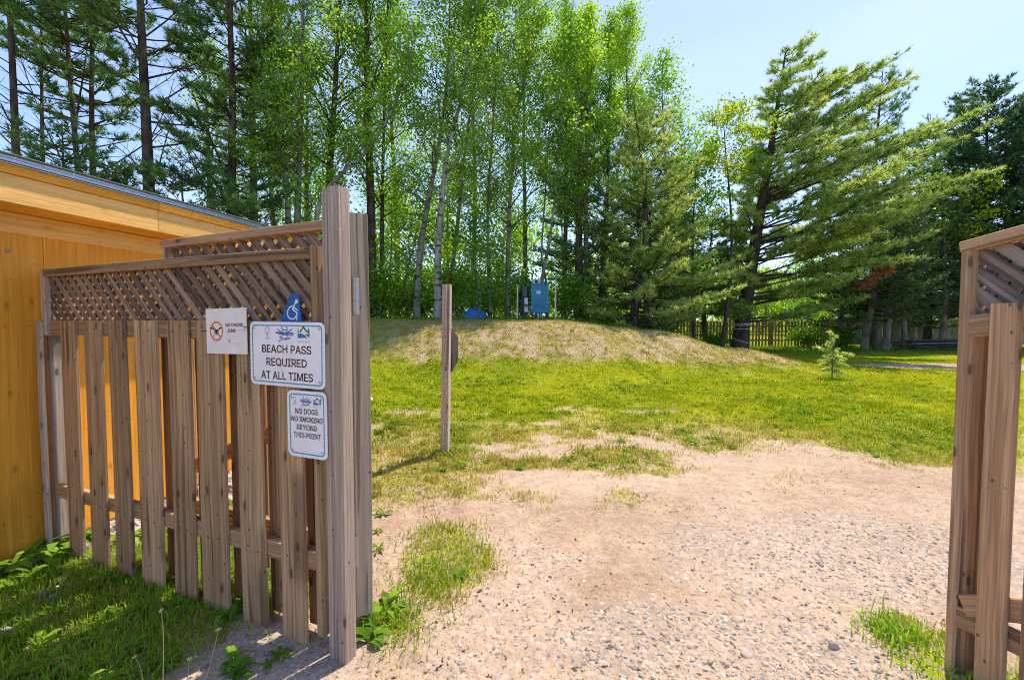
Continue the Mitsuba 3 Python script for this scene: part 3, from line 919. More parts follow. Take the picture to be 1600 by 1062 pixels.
for sx in (-1, 1):
    for sy in (-1, 1):
        put(cab + '__leg', rbox([cc[0] + sx * (cw / 2 - .05), cc[1] + sy * .15, (gz + zc0) / 2], (.045, .045, zc0 - gz + .01), .006), 'cabinet_dark')
for dx in (-.06, .02, .09):
    put(cab + '__conduit', tube([[cc[0] + dx, cc[1] - .1, gz], [cc[0] + dx, cc[1] - .1, zc0 + .01]], [.022, .022], 8), 'meter_pale')
mb = thing('meter_board', 'dark board with pale electric meters at the left side of the blue cabinet', 'meter board')
mc = at_y(820, 468, YC); mc[1] = YC + .1
put(mb + '__backing', rbox(mc + [0, .06, -.02], (.22, .03, .95), .006), 'cabinet_dark')
put(mb + '__upper_box', rbox(mc + [.0, .0, .28], (.17, .10, .34), .012), 'meter_dark')
put(mb + '__meter_box', rbox(mc + [.05, -.01, -.06], (.13, .11, .26), .012), 'meter_pale')
put(mb + '__meter_box', rbox(mc + [.05, -.01, -.33], (.13, .11, .22), .012), 'meter_pale')
put(mb + '__meter_dial', tube([mc + [.05, -.06, -.20], mc + [.05, -.12, -.20]], [.06, .052], 16), 'meter_dark')
put(mb + '__stand', rbox(np.array([mc[0], mc[1] + .06, (gz + mc[2] - .45) / 2]), (.07, .04, mc[2] - .45 - gz + .1), .006), 'cabinet_dark')
tb = thing('junction_box', 'pale junction box with a dark window above the blue cabinet', 'junction box')
tc = at_y(838, 440, YC + .28)
put(tb + '__body', rbox(tc, (.28, .14, .17), .012), 'meter_pale')
put(tb + '__window', rbox(tc + [.0, -.072, -.005], (.10, .01, .10), .004), 'cabinet_dark')
put(tb + '__bracket', rbox([tc[0], tc[1] + .08, (gz + tc[2]) / 2], (.06, .05, tc[2] - gz), .006), 'cabinet_dark')
for px, ytop, lab in ((808.5, 447, 'thin pale steel pole left of the blue cabinet'), (868, 437, 'thin pale pole right of the blue cabinet')):
    p = at_y(px, ytop, YC + .05)
    g0 = float(H(p[0], p[1]))
    k = thing('marker_pole', lab, 'pole')
    put(k + '__shaft', tube([[p[0] - .01, p[1], g0 - .15], [p[0], p[1], (g0 + p[2]) / 2], [p[0] + .004, p[1], p[2]]], [.028, .028, .026], 8), 'pole_pale')
    put(k + '__cap', tube([[p[0] + .004, p[1], p[2] + .001], [p[0] + .004, p[1], p[2] + .03]], [.033, .02], 8), 'steel')
# blue tarp heap
tp = at_y(741, 492, 17.0); tp[2] = float(H(tp[0], tp[1]))
m = trimesh.creation.icosphere(subdivisions=4)
v = np.array(m.vertices)
r = 1 + .55 * (meshkit.fbm(v * 1.9 + 5, 4, 3) - .5) + .18 * np.abs(meshkit.fbm(v * 5 + 9, 3, 8) - .5)
v = v * r[:, None] * [.40, .30, .34]
v[:, 2] = np.maximum(v[:, 2], -.10) + .14
single('tarp_bundle', (v + tp, np.array(m.faces)), 'tarp_blue', 'crumpled bright blue tarp bundle lying under the trees left of the cabinet', 'tarp', smooth=True)
# white stone by the post
def pebble(c, s, rr, sub=1):
    m = trimesh.creation.icosphere(subdivisions=sub)
    v = np.array(m.vertices)
    v = v * (1 + .45 * (meshkit.noise(v * 1.4 + rr.uniform(0, 90, 3)) - .5))[:, None]
    q, _ = np.linalg.qr(rr.normal(size=(3, 3)))
    v = (v * s) @ q.T
    return v * [1, 1, .8] + c, np.array(m.faces)


wp = ground_at(at_z(578, 627)); wp[2] += .02
single('white_rock', pebble(wp, [.10, .07, .05], rng, 2), 'pale_stone', 'white rock on the lawn just right of the gate post', 'rock', smooth=40)

# ------------------------------------------------------------------ far fences, lumber
pk = thing('picket_fence', 'old brown picket fence with gaps behind the mound and the large pine', 'fence')
x = 5.2
while x < 19.0:
    yy = 25.4 + .02 * (x - 6)
    p = np.array([x, yy, -.1])
    put(pk + '__picket', board(p, Z + np.array([rng.normal(0, .012), 0, 0]), np.array([1.0, 0, 0]), 1.52 + rng.uniform(-.05, .05), .105, .022, nseg=1), 'old_picket')
    x += .185
for z in (.35, 1.15):
    put(pk + '__rail', board(np.array([5.1, 25.46, z]), np.array([1, .02, 0]), Z, 14.0, .09, .035), 'old_picket')
for xx in np.arange(5.4, 19.2, 2.3):
    put(pk + '__fence_post', board(np.array([xx, 25.54 + .02 * (xx - 6), -.2]), Z, np.array([1.0, 0, 0]), 1.75, .09, .09), 'old_picket')
pk2 = thing('board_fence', 'dark close boarded fence behind the cedars near the right gate leaf', 'fence')
x = 19.3
while x < 33.0:
    p = np.array([x, 28.2 + .02 * (x - 19), -.1])
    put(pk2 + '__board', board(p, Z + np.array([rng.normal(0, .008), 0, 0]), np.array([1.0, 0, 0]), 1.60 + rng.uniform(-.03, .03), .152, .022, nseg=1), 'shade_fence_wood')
    x += .165
for z in (.35, 1.2):
    put(pk2 + '__rail', board(np.array([19.2, 28.26, z]), np.array([1, .02, 0]), Z, 13.9, .09, .035), 'old_picket')
lp = thing('lumber_pile', 'low pile of dark planks on the grass before the board fence', 'lumber')
L0 = at_z(1466, 548); L0[2] = 0
for lay in range(4):
    for r_ in range(3):
        c = L0 + np.array([-1.2 + rng.uniform(-.35, .25), .05 + r_ * .36 + rng.uniform(-.03, .03), .10 + lay * .13])
        put(lp + '__plank', board(c, unit([1, rng.normal(0, .05), rng.normal(0, .012)]), np.array([0, 1.0, 0]), 3.2 + rng.uniform(-.5, .4), .32, .07, cham=.008), 'grey_board' if (lay == 3 and r_ == 1) or rng.uniform() < .15 else 'dark_timber')
for dx in (-.8, .9):
    put(lp + '__bearer', boxm(L0 + [dx, .4, .03], (.1, 1.1, .08)), 'dark_timber')


# ------------------------------------------------------------------ vegetation builders
def leaf_quads(c, d, nrm, ln, wd_, fold=.15):
    """Rhomb leaves: c centres, d along, nrm normals."""
    n = len(c)
    d = unit(d); s = unit(np.cross(d, nrm)); nn = np.cross(s, d)
    ln = np.broadcast_to(ln, n)[:, None]; w = np.broadcast_to(wd_, n)[:, None]
    v = np.stack([c - d * ln / 2, c + s * w / 2 + nn * w * fold, c + d * ln / 2, c - s * w / 2 + nn * w * fold], 1).reshape(-1, 3)
    f = np.array([[0, 1, 2], [0, 2, 3]])[None] + (np.arange(n) * 4)[:, None, None]
    return v, f.reshape(-1, 3)


def needle_tris(c, ax, k, ln, w, spread, r):
    """k needle blades from each tuft centre."""
    n = len(c)
    c = np.repeat(c, k, 0); a = np.repeat(unit(ax), k, 0)
    d = unit(a + r.normal(size=(n * k, 3)) * spread)
    s = unit(np.cross(d, r.normal(size=(n * k, 3))))
    L = ln * r.uniform(.7, 1.15, (n * k, 1))
    v = np.stack([c - s * w / 2, c + s * w / 2, c + d * L], 1).reshape(-1, 3)
    return v, np.arange(n * k * 3).reshape(-1, 3)


def path(pts, n):
    """Smooth polyline through points."""
    pts = np.asarray(pts, float)
    t = np.linspace(0, 1, len(pts)); s = np.linspace(0, 1, n)
    from scipy.interpolate import PchipInterpolator
    return np.stack([PchipInterpolator(t, pts[:, k])(s) for k in range(3)], 1) if len(pts) > 2 else pts[0] + (pts[1] - pts[0]) * s[:, None]


def trunk_pts(base, H_, leanx=0.0, leany=0.0, wob=.12, r=None, n=14):
    s = np.linspace(0, 1, n)
    w1, w2 = r.normal(size=2), r.normal(size=2)
    off = wob * (np.sin(s * 5 + w1[0] * 3) * w1[1])[:, None] * np.array([1, 0, 0]) + wob * (np.sin(s * 6 + w2[0] * 3) * w2[1])[:, None] * np.array([0, 1, 0])
    off -= off[0]
    return base + np.stack([leanx * s * H_, leany * s * H_, s * H_], 1) + off


def at_h(P, h):
    z = P[:, 2] - P[0, 2]
    return np.stack([np.interp(h, z, P[:, k]) for k in range(3)], -1)


def conifer(key, base, H_, r0, seed, mat, barkm='pine_bark', c0=.25, Lmax=3.0, az0=0.0, asym=0.0, rise=.10, curve=.22, whorl=.55, per=5, twigs=7.0, tuft=.14, k=8, nl=.20, nw=.022, spread=.55,
            leanx=0.0, leany=0.0, shape=None, dead=0, deadlen=1.6, skip=0.0, droop=0.0, wob=.1, brad=.028, tip=None, riseaz=0.0, rq=.5, tlk=.32, upn=.25):
    r = np.random.default_rng(seed)
    P = trunk_pts(base, H_, leanx, leany, wob, r)
    rad = r0 * (1 - np.linspace(0, 1, len(P)) ** 1.1 * .93)
    rad[0] *= 1.25
    wood_, C, AX = [tube(P - [0, 0, .25] * (np.arange(len(P)) == 0)[:, None], rad, 9)], [], []
    if shape is None: shape = lambda q: (1 - q) ** .75 * (.55 + .45 * np.minimum(q / .15, 1))
    tw_p, tw_q = [], []
    h = c0 * H_
    while h < H_ * .985:
        q = (h - c0 * H_) / (H_ * (1 - c0))
        a0 = r.uniform(0, 6.28)
        for b in range(per):
            if r.uniform() < skip: continue
            az = a0 + b * 6.283 / per + r.normal(0, .35)
            thin = r.uniform(.45, 1.25)
            fac = max(.18, 1 + asym * math.cos(az - az0))
            ln = Lmax * shape(q) * fac * r.uniform(.65, 1.1) + .25
            p0 = at_h(P, min(H_ * .99, h + r.uniform(-.45, .45) * whorl))
            dh = np.array([math.cos(az), math.sin(az), 0])
            rs = rise + rq * q + r.normal(0, .07) + riseaz * math.cos(az - az0)
            s = np.linspace(0, 1, 6)[:, None]
            pts = p0 + dh * s * ln * .95 + Z * (s * rs + s ** 2 * curve - np.sin(s * 3.14) * droop) * ln
            wood_.append(tube(pts, np.linspace(1, .25, 6) * (brad * min(1.4, .4 + ln * .28)), 4, cap=False))
            m = max(3, int(ln * twigs * thin))
            t = r.uniform(.18, 1, m) ** .8
            t[0] = 1.0
            side = np.where(r.uniform(size=m) < .5, -1, 1)[:, None]
            pos = np.stack([np.interp(t, s[:, 0], pts[:, kk]) for kk in range(3)], 1)
            bd = unit(pts[-1] - pts[-3])
            sd = unit(np.cross(bd, Z))
            td = unit(bd * r.uniform(.55, 1.1, (m, 1)) + sd * side * r.uniform(.3, 1, (m, 1)) * (t < .97)[:, None] + Z * r.normal(.10, .12, (m, 1)))
            tl = (.22 + tlk * ln * (1 - t) * .8) * r.uniform(.6, 1.25, m)
            tl = np.minimum(tl, 1.2)
            tw_p.append(pos); tw_q.append(pos + td * tl[:, None])
            cnt = np.maximum(1, (tl / tuft).astype(int))
            idx = np.repeat(np.arange(m), cnt)
            fr_ = r.uniform(.15, 1.05, len(idx))
            C.append(pos[idx] + td[idx] * (tl[idx] * fr_)[:, None] + r.normal(0, .03, (len(idx), 3)))
            AX.append(td[idx] + Z * upn + r.normal(0, .15, (len(idx), 3)))
        h += whorl * r.uniform(.8, 1.2)
    for _ in range(dead):
        hh = r.uniform(.12, max(c0 + .25, .5)) * H_
        az = r.uniform(0, 6.28)
        ln = deadlen * r.uniform(.4, 1.2)
        p0 = at_h(P, hh)
        dh = np.array([math.cos(az), math.sin(az), r.uniform(-.1, 1.1)])
        s = np.linspace(0, 1, 5)[:, None]
        pts = p0 + dh * s * ln + Z * s ** 2 * ln * r.uniform(-.1, .35) + r.normal(0, .03 * ln, (5, 3)) * s
        wood_.append(tube(pts, np.linspace(.010 + .009 * ln, .006, 5), 4, cap=False))
        mm = 7
        t = r.uniform(.3, .95, mm)
        pos = np.stack([np.interp(t, s[:, 0], pts[:, kk]) for kk in range(3)], 1)
        wood_.append(sticks(pos, pos + unit(dh + r.normal(0, .7, (mm, 3))) * ln * .35 * r.uniform(.5, 1.2, (mm, 1)), .008, .003))
    wood_.append(sticks(np.vstack(tw_p), np.vstack(tw_q), .007, .003))
    obj(key + '__trunk', cat(wood_), barkm, True)
    C, AX = np.vstack(C), np.vstack(AX)
    obj(key + '__crown', needle_tris(C, AX, k, nl, nw, spread, r), mat)
    return P, len(C) * k


def broadleaf(key, base, H_, r0, seed, mat, barkm='aspen_bark', c0=.3, Lmax=2.0, nb=30, leaves=5000, ls=.10, elev=(35, 65), leanx=0.0, leany=0.0, shape=None, pts=None, wob=.18, clump=.26, sub=5, forks=0, dead=0, wl=.8, az0=0, asym=0.0):
    r = np.random.default_rng(seed)
    P = trunk_pts(base, H_, leanx, leany, wob, r) if pts is None else path(pts, 16)
    H_ = P[-1, 2] - P[0, 2]
    rad = r0 * (1 - np.linspace(0, 1, len(P)) ** 1.2 * .9)
    rad[0] *= 1.3
    Pt = P.copy(); Pt[0, 2] -= .25
    wood_ = [tube(Pt, rad, 8)]
    if shape is None: shape = lambda q: np.sin(3.14 * (q * .80 + .17)) ** .7
    C, D = [], []
    tips = []
    for b in range(nb):
        q = (b + r.uniform(0, 1)) / nb
        h = (c0 + (1 - c0) * q * .97) * H_
        az = r.uniform(0, 6.28)
        el = math.radians(r.uniform(*elev)) + .3 * q
        ln = (Lmax * shape(q) * r.uniform(.55, 1.1) + .2) * (1 + asym * math.cos(az - az0))
        p0 = at_h(P, h)
        d = np.array([math.cos(az) * math.cos(el), math.sin(az) * math.cos(el), math.sin(el)])
        s = np.linspace(0, 1, 6)[:, None]
        bp_ = p0 + d * s * ln + np.array([d[0], d[1], 0]) * .25 * ln * s ** 2 - Z * .12 * ln * s ** 2 + r.normal(0, .035 * ln, (6, 3)) * s
        rb = min(.45 * np.interp(h, P[:, 2] - P[0, 2], rad), .012 + .016 * ln)
        wood_.append(tube(bp_, np.linspace(rb, .006, 6), 4, cap=False))
        t = r.uniform(.3, 1, sub); t[0] = 1
        pos = np.stack([np.interp(t, s[:, 0], bp_[:, kk]) for kk in range(3)], 1)
        td = unit(d + r.normal(0, .55, (sub, 3)))
        tl = ln * .30 * r.uniform(.5, 1.2, sub) + .15
        q_ = pos + td * tl[:, None]
        wood_.append(sticks(pos, q_, .008, .003))
        C.append(np.stack([pos, q_], 1))
    for _ in range(dead):
        h = r.uniform(.1, .6) * H_
        p0 = at_h(P, h)
        az = r.uniform(0, 6.28); ln = r.uniform(.4, 1.4)
        d = np.array([math.cos(az), math.sin(az), r.uniform(-.1, .8)])
        wood_.append(tube(p0 + d * np.linspace(0, 1, 4)[:, None] * ln + r.normal(0, .04, (4, 3)) * np.linspace(0, 1, 4)[:, None], np.linspace(.018, .004, 4), 4, cap=False))
    C = np.vstack(C)
    wgt = np.linalg.norm(C[:, 1] - C[:, 0], axis=1) * r.uniform(.3, 1.7, len(C))
    idx = r.choice(len(C), leaves, p=wgt / wgt.sum())
    t = r.uniform(0, 1.15, (leaves, 1))
    c = C[idx, 0] + (C[idx, 1] - C[idx, 0]) * t + r.normal(0, clump, (leaves, 3)) * [1, 1, .8]
    d = unit(r.normal(size=(leaves, 3)) + [0, 0, -.5])
    n_ = unit(r.normal(size=(leaves, 3)) * .8 + [0.25, .1, .7])
    sz = ls * r.uniform(.6, 1.25, leaves)
    obj(key + '__trunk', cat(wood_), barkm, True)
    obj(key + '__crown', leaf_quads(c, d, n_, sz, sz * wl), mat)
    return P


def bush(key, base, w, h, seed, mat, leaves=2500, ls=.09, stems=7, dpt=None):
    r = np.random.default_rng(seed)
    dpt = dpt or w * .6
    st = []
    tips = []
    for _ in range(stems):
        a = r.uniform(0, 6.28); k = r.uniform(.2, 1)
        tipp = base + np.array([math.cos(a) * w * .5 * k, math.sin(a) * dpt * .5 * k, h * r.uniform(.6, 1.0)])
        m = (base + tipp) / 2 + r.normal(0, .06, 3)
        b0 = base + r.normal(0, .07, 3) * [1, 1, 0] - [0, 0, .08]
        st.append(tube(np.array([b0, m, tipp]), [.022, .015, .005], 4, cap=False))
        tips += [m, tipp, (m + tipp) / 2, tipp + r.normal(0, .2, 3)]
    obj(key + '__stem', cat(st), 'cedar_bark', True)
    tips = np.array(tips)
    c = tips[r.integers(0, len(tips), leaves)] + r.normal(0, 1, (leaves, 3)) * [w * .17, dpt * .17, h * .16]
    c[:, 2] = np.maximum(c[:, 2], base[2] + .03 + r.uniform(0, .1, leaves))
    d = unit(r.normal(size=(leaves, 3))); n_ = unit(r.normal(size=(leaves, 3)) * .7 + [.2, 0, .8])
    sz = ls * r.uniform(.6, 1.3, leaves)
    obj(key + '__foliage', leaf_quads(c, d, n_, sz, sz * .7), mat)


def spot(px, Y, sink=0.0):
    p = at_y(px, 503, Y)
    p[2] = float(H(p[0], p[1])) - sink
    return p


def top_h(base, py, Y=None):
    """Height over base so that the tip stands at picture row py."""
    d = ray(800, py)
    return EYE[2] + base[1] * d[2] / d[1] - base[2]



# ------------------------------------------------------------------ trees
def tree(name, label, group=None):
    return thing(name, label, 'tree', group)


def aspen(px, Y, ytop, seed, label, lean_px=0, r0=.13, name='aspen_tree', mat='aspen_leaf', group=None, barkm='aspen_bark', pxs=None, **k):
    """Trunk through picture columns at a distance; ytop may lie above the frame."""
    b = spot(px, Y)
    hh = top_h(b, ytop)
    t = tree(name, label, group)
    if pxs:
        pp = [b] + [at_y(x_, y_, Y + dy_) for x_, y_, dy_ in pxs]
        broadleaf(t, b, hh, r0, seed, mat, barkm, pts=pp, **k)
    else:
        broadleaf(t, b, hh, r0, seed, mat, barkm, leanx=lean_px / FPX * Y / max(hh, 1), **k)
    return b


tall = dict(c0=.26, Lmax=2.4, nb=50, leaves=9500, ls=.098, clump=.19, sub=8)
aspen(451, 15.5, -190, 101, 'aspen left of the gate post, first stem of a pale pair', r0=.105, pxs=[(450, 330, 0), (437, 200, .3), (425, 60, .5), (420, -190, .5)], **tall)
aspen(464, 15.8, -260, 102, 'aspen left of the gate post, second pale stem with a big right-hand limb', r0=.125, pxs=[(465, 330, 0), (470, 200, 0), (473, 60, 0), (480, -260, 0)], **tall)
aspen(512, 17, -230, 103, 'mossy dark-stemmed aspen rising just left of the gate post top', r0=.15, barkm='pine_bark', pxs=[(514, 300, 0), (523, 150, 0), (530, 0, 0), (540, -230, .4)], **tall)
aspen(488, 14.6, 40, 104, 'thin crooked aspen leaning right over the gate post', r0=.085, pxs=[(497, 325, 0), (520, 285, 0), (575, 235, .3), (625, 140, .6), (650, 40, .6)], c0=.35, Lmax=1.3, nb=26, leaves=2400, ls=.12)
aspen(582, 18, -150, 105, 'dark-barked tree beside the gate leaf, left of a thin twin', r0=.19, barkm='pine_bark', pxs=[(580, 340, 0), (574, 160, 0), (572, 0, 0), (570, -150, 0)], **tall)
aspen(597, 18.4, -100, 106, 'thin twin stem right of the dark-barked tree by the gate', r0=.09, barkm='pine_bark', pxs=[(597, 340, 0), (601, 160, 0), (606, 0, 0), (610, -100, 0)], **tall)
aspen(651, 17.2, -160, 107, 'aspen leaning right, left of the white birch', r0=.135, pxs=[(655, 410, 0), (668, 320, 0), (683, 240, 0), (700, 100, .3), (705, -160, .3)], **tall)
aspen(684, 17.0, -200, 108, 'white-stemmed birch standing behind the lone yard post', r0=.15, barkm='birch_bark', name='birch_tree', pxs=[(684, 410, 0), (690, 320, 0), (697, 250, 0), (728, 110, .3), (745, -200, .3)], **tall)
aspen(704, 17.6, -120, 109, 'slender aspen right of the white birch', r0=.10, pxs=[(706, 430, 0), (716, 340, 0), (722, 270, 0), (740, 140, 0), (768, -120, 0)], **tall)
aspen(766, 18.5, -60, 110, 'slim twin-limbed aspen left of the blue cabinet', r0=.085, pxs=[(764, 430, 0), (762, 330, 0), (770, 200, 0), (778, 60, 0), (782, -60, 0)], **tall)
aspen(793, 19.0, 5, 111, 'upright aspen directly behind the thin left pole', r0=.12, pxs=[(794, 400, 0), (796, 330, 0), (806, 200, 0), (826, 90, 0), (838, -20, 0)], **tall)
aspen(842, 18.6, 20, 112, 'pale aspen leaning right over the blue cabinet', r0=.085, pxs=[(848, 430, 0), (858, 380, 0), (868, 300, 0), (880, 160, .5), (892, 40, .5)], c0=.38, Lmax=1.9, nb=36, leaves=5200, ls=.12)
aspen(855, 19.6, 50, 113, 'very thin pale sapling stem leaning over the cabinet', r0=.06, pxs=[(853, 440, 0), (846, 400, 0), (852, 300, 0), (860, 180, 0), (866, 60, 0)], c0=.45, Lmax=1.2, nb=24, leaves=2600, ls=.12)
colm = dict(c0=.30, Lmax=1.8, nb=62, leaves=12000, ls=.100, clump=.17, sub=8, elev=(45, 72))
aspen(915, 20.0, 10, 114, 'tall narrow aspen, left one of the bright pair in mid picture', name='aspen_tree', mat='bright_leaf', r0=.13, **colm)
aspen(985, 21.0, 14, 115, 'tall narrow aspen, right one of the bright pair in mid picture', name='aspen_tree', mat='bright_leaf', r0=.13, **colm)
aspen(948, 22.5, 28, 116, 'aspen top standing between and behind the bright pair', mat='aspen_leaf', r0=.12, **colm)
aspen(1035, 22, 95, 117, 'shorter aspen at the right end of the aspen row', mat='aspen_leaf', r0=.12, c0=.3, Lmax=1.9, nb=46, leaves=6500, ls=.125, clump=.26)
aspen(880, 22, -10, 118, 'aspen far back left of the bright pair', mat='aspen_leaf', r0=.13, **colm)
mid = dict(c0=.20, Lmax=2.1, nb=36, leaves=5000, ls=.11, clump=.24, sub=7)
for n_, (px, Y, yt, lab) in enumerate([(620, 23, -60, 'leafy tree filling the gap behind the leaning aspen'), (735, 24, -80, 'leafy tree filling the gap behind the slender aspens'), (820, 24, 0, 'leafy tree behind the blue cabinet'),
                                     (428, 22, 120, 'leafy tree seen above the folded gate leaf'), (330, 20, 60, 'leafy tree behind the dense dark pine'), (490, 20.5, 60, 'leafy tree left of the mossy aspen'), ]):
    aspen(px, Y, yt, 130 + n_, lab, name='leafy_tree', mat='aspen_leaf', r0=.15, **mid)
# small understorey trees with shaded and sunlit leaves
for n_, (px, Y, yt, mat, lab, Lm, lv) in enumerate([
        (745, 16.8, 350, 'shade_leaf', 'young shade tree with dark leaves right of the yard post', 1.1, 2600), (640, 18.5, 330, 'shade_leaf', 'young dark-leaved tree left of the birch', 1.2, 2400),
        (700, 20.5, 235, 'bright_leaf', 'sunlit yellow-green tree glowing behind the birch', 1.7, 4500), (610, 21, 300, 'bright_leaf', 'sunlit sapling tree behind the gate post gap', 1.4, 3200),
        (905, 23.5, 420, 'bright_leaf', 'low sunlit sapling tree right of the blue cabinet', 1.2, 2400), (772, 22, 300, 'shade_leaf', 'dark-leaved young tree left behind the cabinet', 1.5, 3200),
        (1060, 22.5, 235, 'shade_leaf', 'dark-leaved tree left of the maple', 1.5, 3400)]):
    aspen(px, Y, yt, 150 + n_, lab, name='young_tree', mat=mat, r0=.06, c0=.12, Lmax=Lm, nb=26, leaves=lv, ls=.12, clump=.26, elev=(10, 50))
# maple with a yellow top, in front of the big pine
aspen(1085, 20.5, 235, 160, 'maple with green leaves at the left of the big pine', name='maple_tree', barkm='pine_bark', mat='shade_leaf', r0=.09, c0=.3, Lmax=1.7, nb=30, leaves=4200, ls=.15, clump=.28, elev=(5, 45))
aspen(1128, 20.0, 178, 161, 'maple with yellow-green crown top before the big pine', name='maple_tree', barkm='pine_bark', mat='yellow_leaf', r0=.09, c0=.74, Lmax=1.25, nb=24, leaves=4200, ls=.11, clump=.17, elev=(0, 35))
aspen(1475, 23.5, 270, 162, 'yellow-tinged maple between big pine and right spruce', name='maple_tree', barkm='pine_bark', mat='yellow_leaf', r0=.09, c0=.55, Lmax=2.2, nb=20, leaves=1700, ls=.15, clump=.22, elev=(5, 40))


def pine(px, Y, ytop, seed, label, name='pine_tree', mat='dark_needle', r0=.2, lean_px=0, group=None, **k):
    b = spot(px, Y)
    hh = top_h(b, ytop)
    t = tree(name, label, group)
    P, n = conifer(t, b, hh, r0, seed, mat, leanx=lean_px / FPX * Y / hh, **k)
    return t, b, P


# left: half-bare pines against the sky
oldp = dict(c0=.36, Lmax=2.8, whorl=.62, per=5, skip=.32, twigs=12, tuft=.09, k=10, nl=.22, nw=.028, rise=.0, rq=.3, tlk=.24, dead=30, deadlen=2.8)
for n_, (px, Y, yt, r0, lean, kw, lab) in enumerate([
        (38, 14.5, -330, .14, -10, dict(c0=.60, skip=.45), 'forked half-bare pine at the far left over the shed roof'),
        (84, 17.5, -200, .09, 0, dict(c0=.6), 'thin bare-stemmed pine second from the left edge'),
        (140, 15.5, -300, .11, -20, dict(c0=.52), 'slim pine with a bright needle clump over the shed roof'),
        (163, 16.5, -260, .12, 5, dict(c0=.40), 'pine with bare lower stem right of the slim pine'),
        (236, 15.0, -380, .20, 10, dict(c0=.44), 'thick dark pine trunk with spreading dead limbs over the shed eave'),
        (356, 15.0, -330, .16, -4, dict(c0=.22, skip=.25, per=5), 'dense dark pine above the left part of the fence panel'),
        (400, 17.5, -260, .17, 0, dict(c0=.30, skip=.3), 'dark pine behind the pale aspen pair')]):
    pine(px, Y, yt, 200 + n_, lab, r0=r0, lean_px=lean, **{**oldp, **kw})
low = dict(c0=.08, Lmax=3.0, whorl=.36, per=6, twigs=10, tuft=.10, k=9, nl=.20, nw=.028, rise=.02, curve=.15, rq=.3, tlk=.22)
for n_, (px, Y, yt, lab) in enumerate([(110, 13.0, 190, 'low bushy pine behind the shed ridge at the left'), (190, 14.5, 262, 'small pine peeping over the shed roof'), (300, 13.5, 250, 'bushy dark pine just above the shed eave corner'), (395, 14.8, 285, 'small dark pine above the folded gate leaf')]):
    pine(px, Y, yt, 220 + n_, lab, name='young_pine', r0=.09, **low)
# middle: dark pines with bright drooping boughs
pine(905, 19.6, 120, 230, 'dark-trunked pine right of the blue cabinet', r0=.22, mat='dark_needle', c0=.16, Lmax=2.6, whorl=.5, per=5, skip=.12, twigs=10, tuft=.11, nw=.027, rise=-.02, dead=14, deadlen=1.6)
pine(985, 18.8, 165, 231, 'broad pine with bright hanging boughs above the mound crest', r0=.2, mat='pine_needle', c0=.05, Lmax=3.6, whorl=.52, per=6, rise=-.10, curve=.16, droop=.05, k=9, nl=.21, nw=.028, asym=.3, az0=-.6, twigs=16, tuft=.095, tlk=.2, rq=.4, upn=.4)
pine(1012, 20.5, 250, 232, 'lower dark pine behind the bright-boughed one', r0=.18, c0=.05, Lmax=2.7, whorl=.45, per=6, twigs=11, nw=.03, rise=-.08)
pine(940, 21.0, 190, 233, 'dark pine filling in left of the bright-boughed one', r0=.18, c0=.08, Lmax=2.5, whorl=.45, per=6, twigs=11, nw=.03, rise=-.05)
# the big windswept pine
BP, bb, Pb = pine(1155, 21.5, 76, 240, 'big windswept white pine with twine round its trunk and boughs reaching right', r0=.36, mat='pine_needle', lean_px=62, c0=.11, Lmax=4.9, whorl=.52, per=7, az0=-.12, asym=.84, rise=.07, curve=.07, riseaz=.06, rq=.20,
              twigs=13.0, tuft=.105, k=10, nl=.25, nw=.030, dead=12, deadlen=1.8, shape=lambda q: np.minimum(1, (1 - q) ** .85 * 1.35) * (.62 + .38 * np.minimum(q / .3, 1)), wob=.06, brad=.034, tlk=.34, spread=.6, upn=.15)
pine(1368, 25.5, 108, 241, 'pointed pine behind the boughs of the windswept pine', r0=.24, mat='dark_needle', c0=.1, Lmax=4.4, whorl=.75, per=6, rise=.02, rq=.3, twigs=10.5, tuft=.10, nw=.030, nl=.21, tlk=.24)
pine(1530, 24.5, 128, 242, 'tall dark pine over the right gate leaf', r0=.2, mat='spruce_needle', c0=.12, Lmax=4.6, whorl=.44, per=7, rise=.02, rq=.3, twigs=15, tuft=.10, nw=.038, nl=.21, tlk=.24, shape=lambda q: (1 - q) ** .55 * .95)
pine(1450, 27.0, 178, 247, 'lower pine in the dip between the pointed pine and the tall dark pine', r0=.2, mat='dark_needle', c0=.08, Lmax=4.6, whorl=.50, per=6, rise=.02, rq=.3, twigs=10, tuft=.11, nw=.03, nl=.22, tlk=.24)
pine(1612, 23.5, 158, 243, 'dark pine cut by the right edge of the picture', r0=.2, mat='spruce_needle', c0=.1, Lmax=4.6, whorl=.44, per=7, rise=.02, rq=.3, twigs=15, tuft=.10, nw=.038, nl=.21, tlk=.24, shape=lambda q: (1 - q) ** .55 * .95)
# cedars
ced = dict(c0=.12, Lmax=2.2, whorl=.34, per=6, twigs=9.0, k=7, nl=.13, nw=.045, tuft=.12, rise=-.02, curve=.10, droop=.05, spread=.8)
for n_, (px, Y, yt, r0, lean, lab) in enumerate([(1352, 22.0, 330, .17, -6, 'cedar, leftmost of the clump with pale trunk bases'), (1372, 22.8, 285, .20, 4, 'cedar, middle of the clump with pale trunk bases'), (1384, 21.8, 300, .16, 22, 'cedar leaning right out of the trunk clump'),
                                             (1416, 22.4, 330, .13, 2, 'cedar on a single pale trunk before the board fence'), (1472, 23.0, 315, .15, 0, 'cedar just left of the right gate leaf'), (1306, 24.0, 400, .15, 0, 'low cedar before the picket fence')]):
    pine(px, Y, yt, 260 + n_, lab, name='cedar_tree', mat='cedar_leaf', barkm='cedar_bark', r0=r0, lean_px=lean, **{**ced, 'c0': .23})
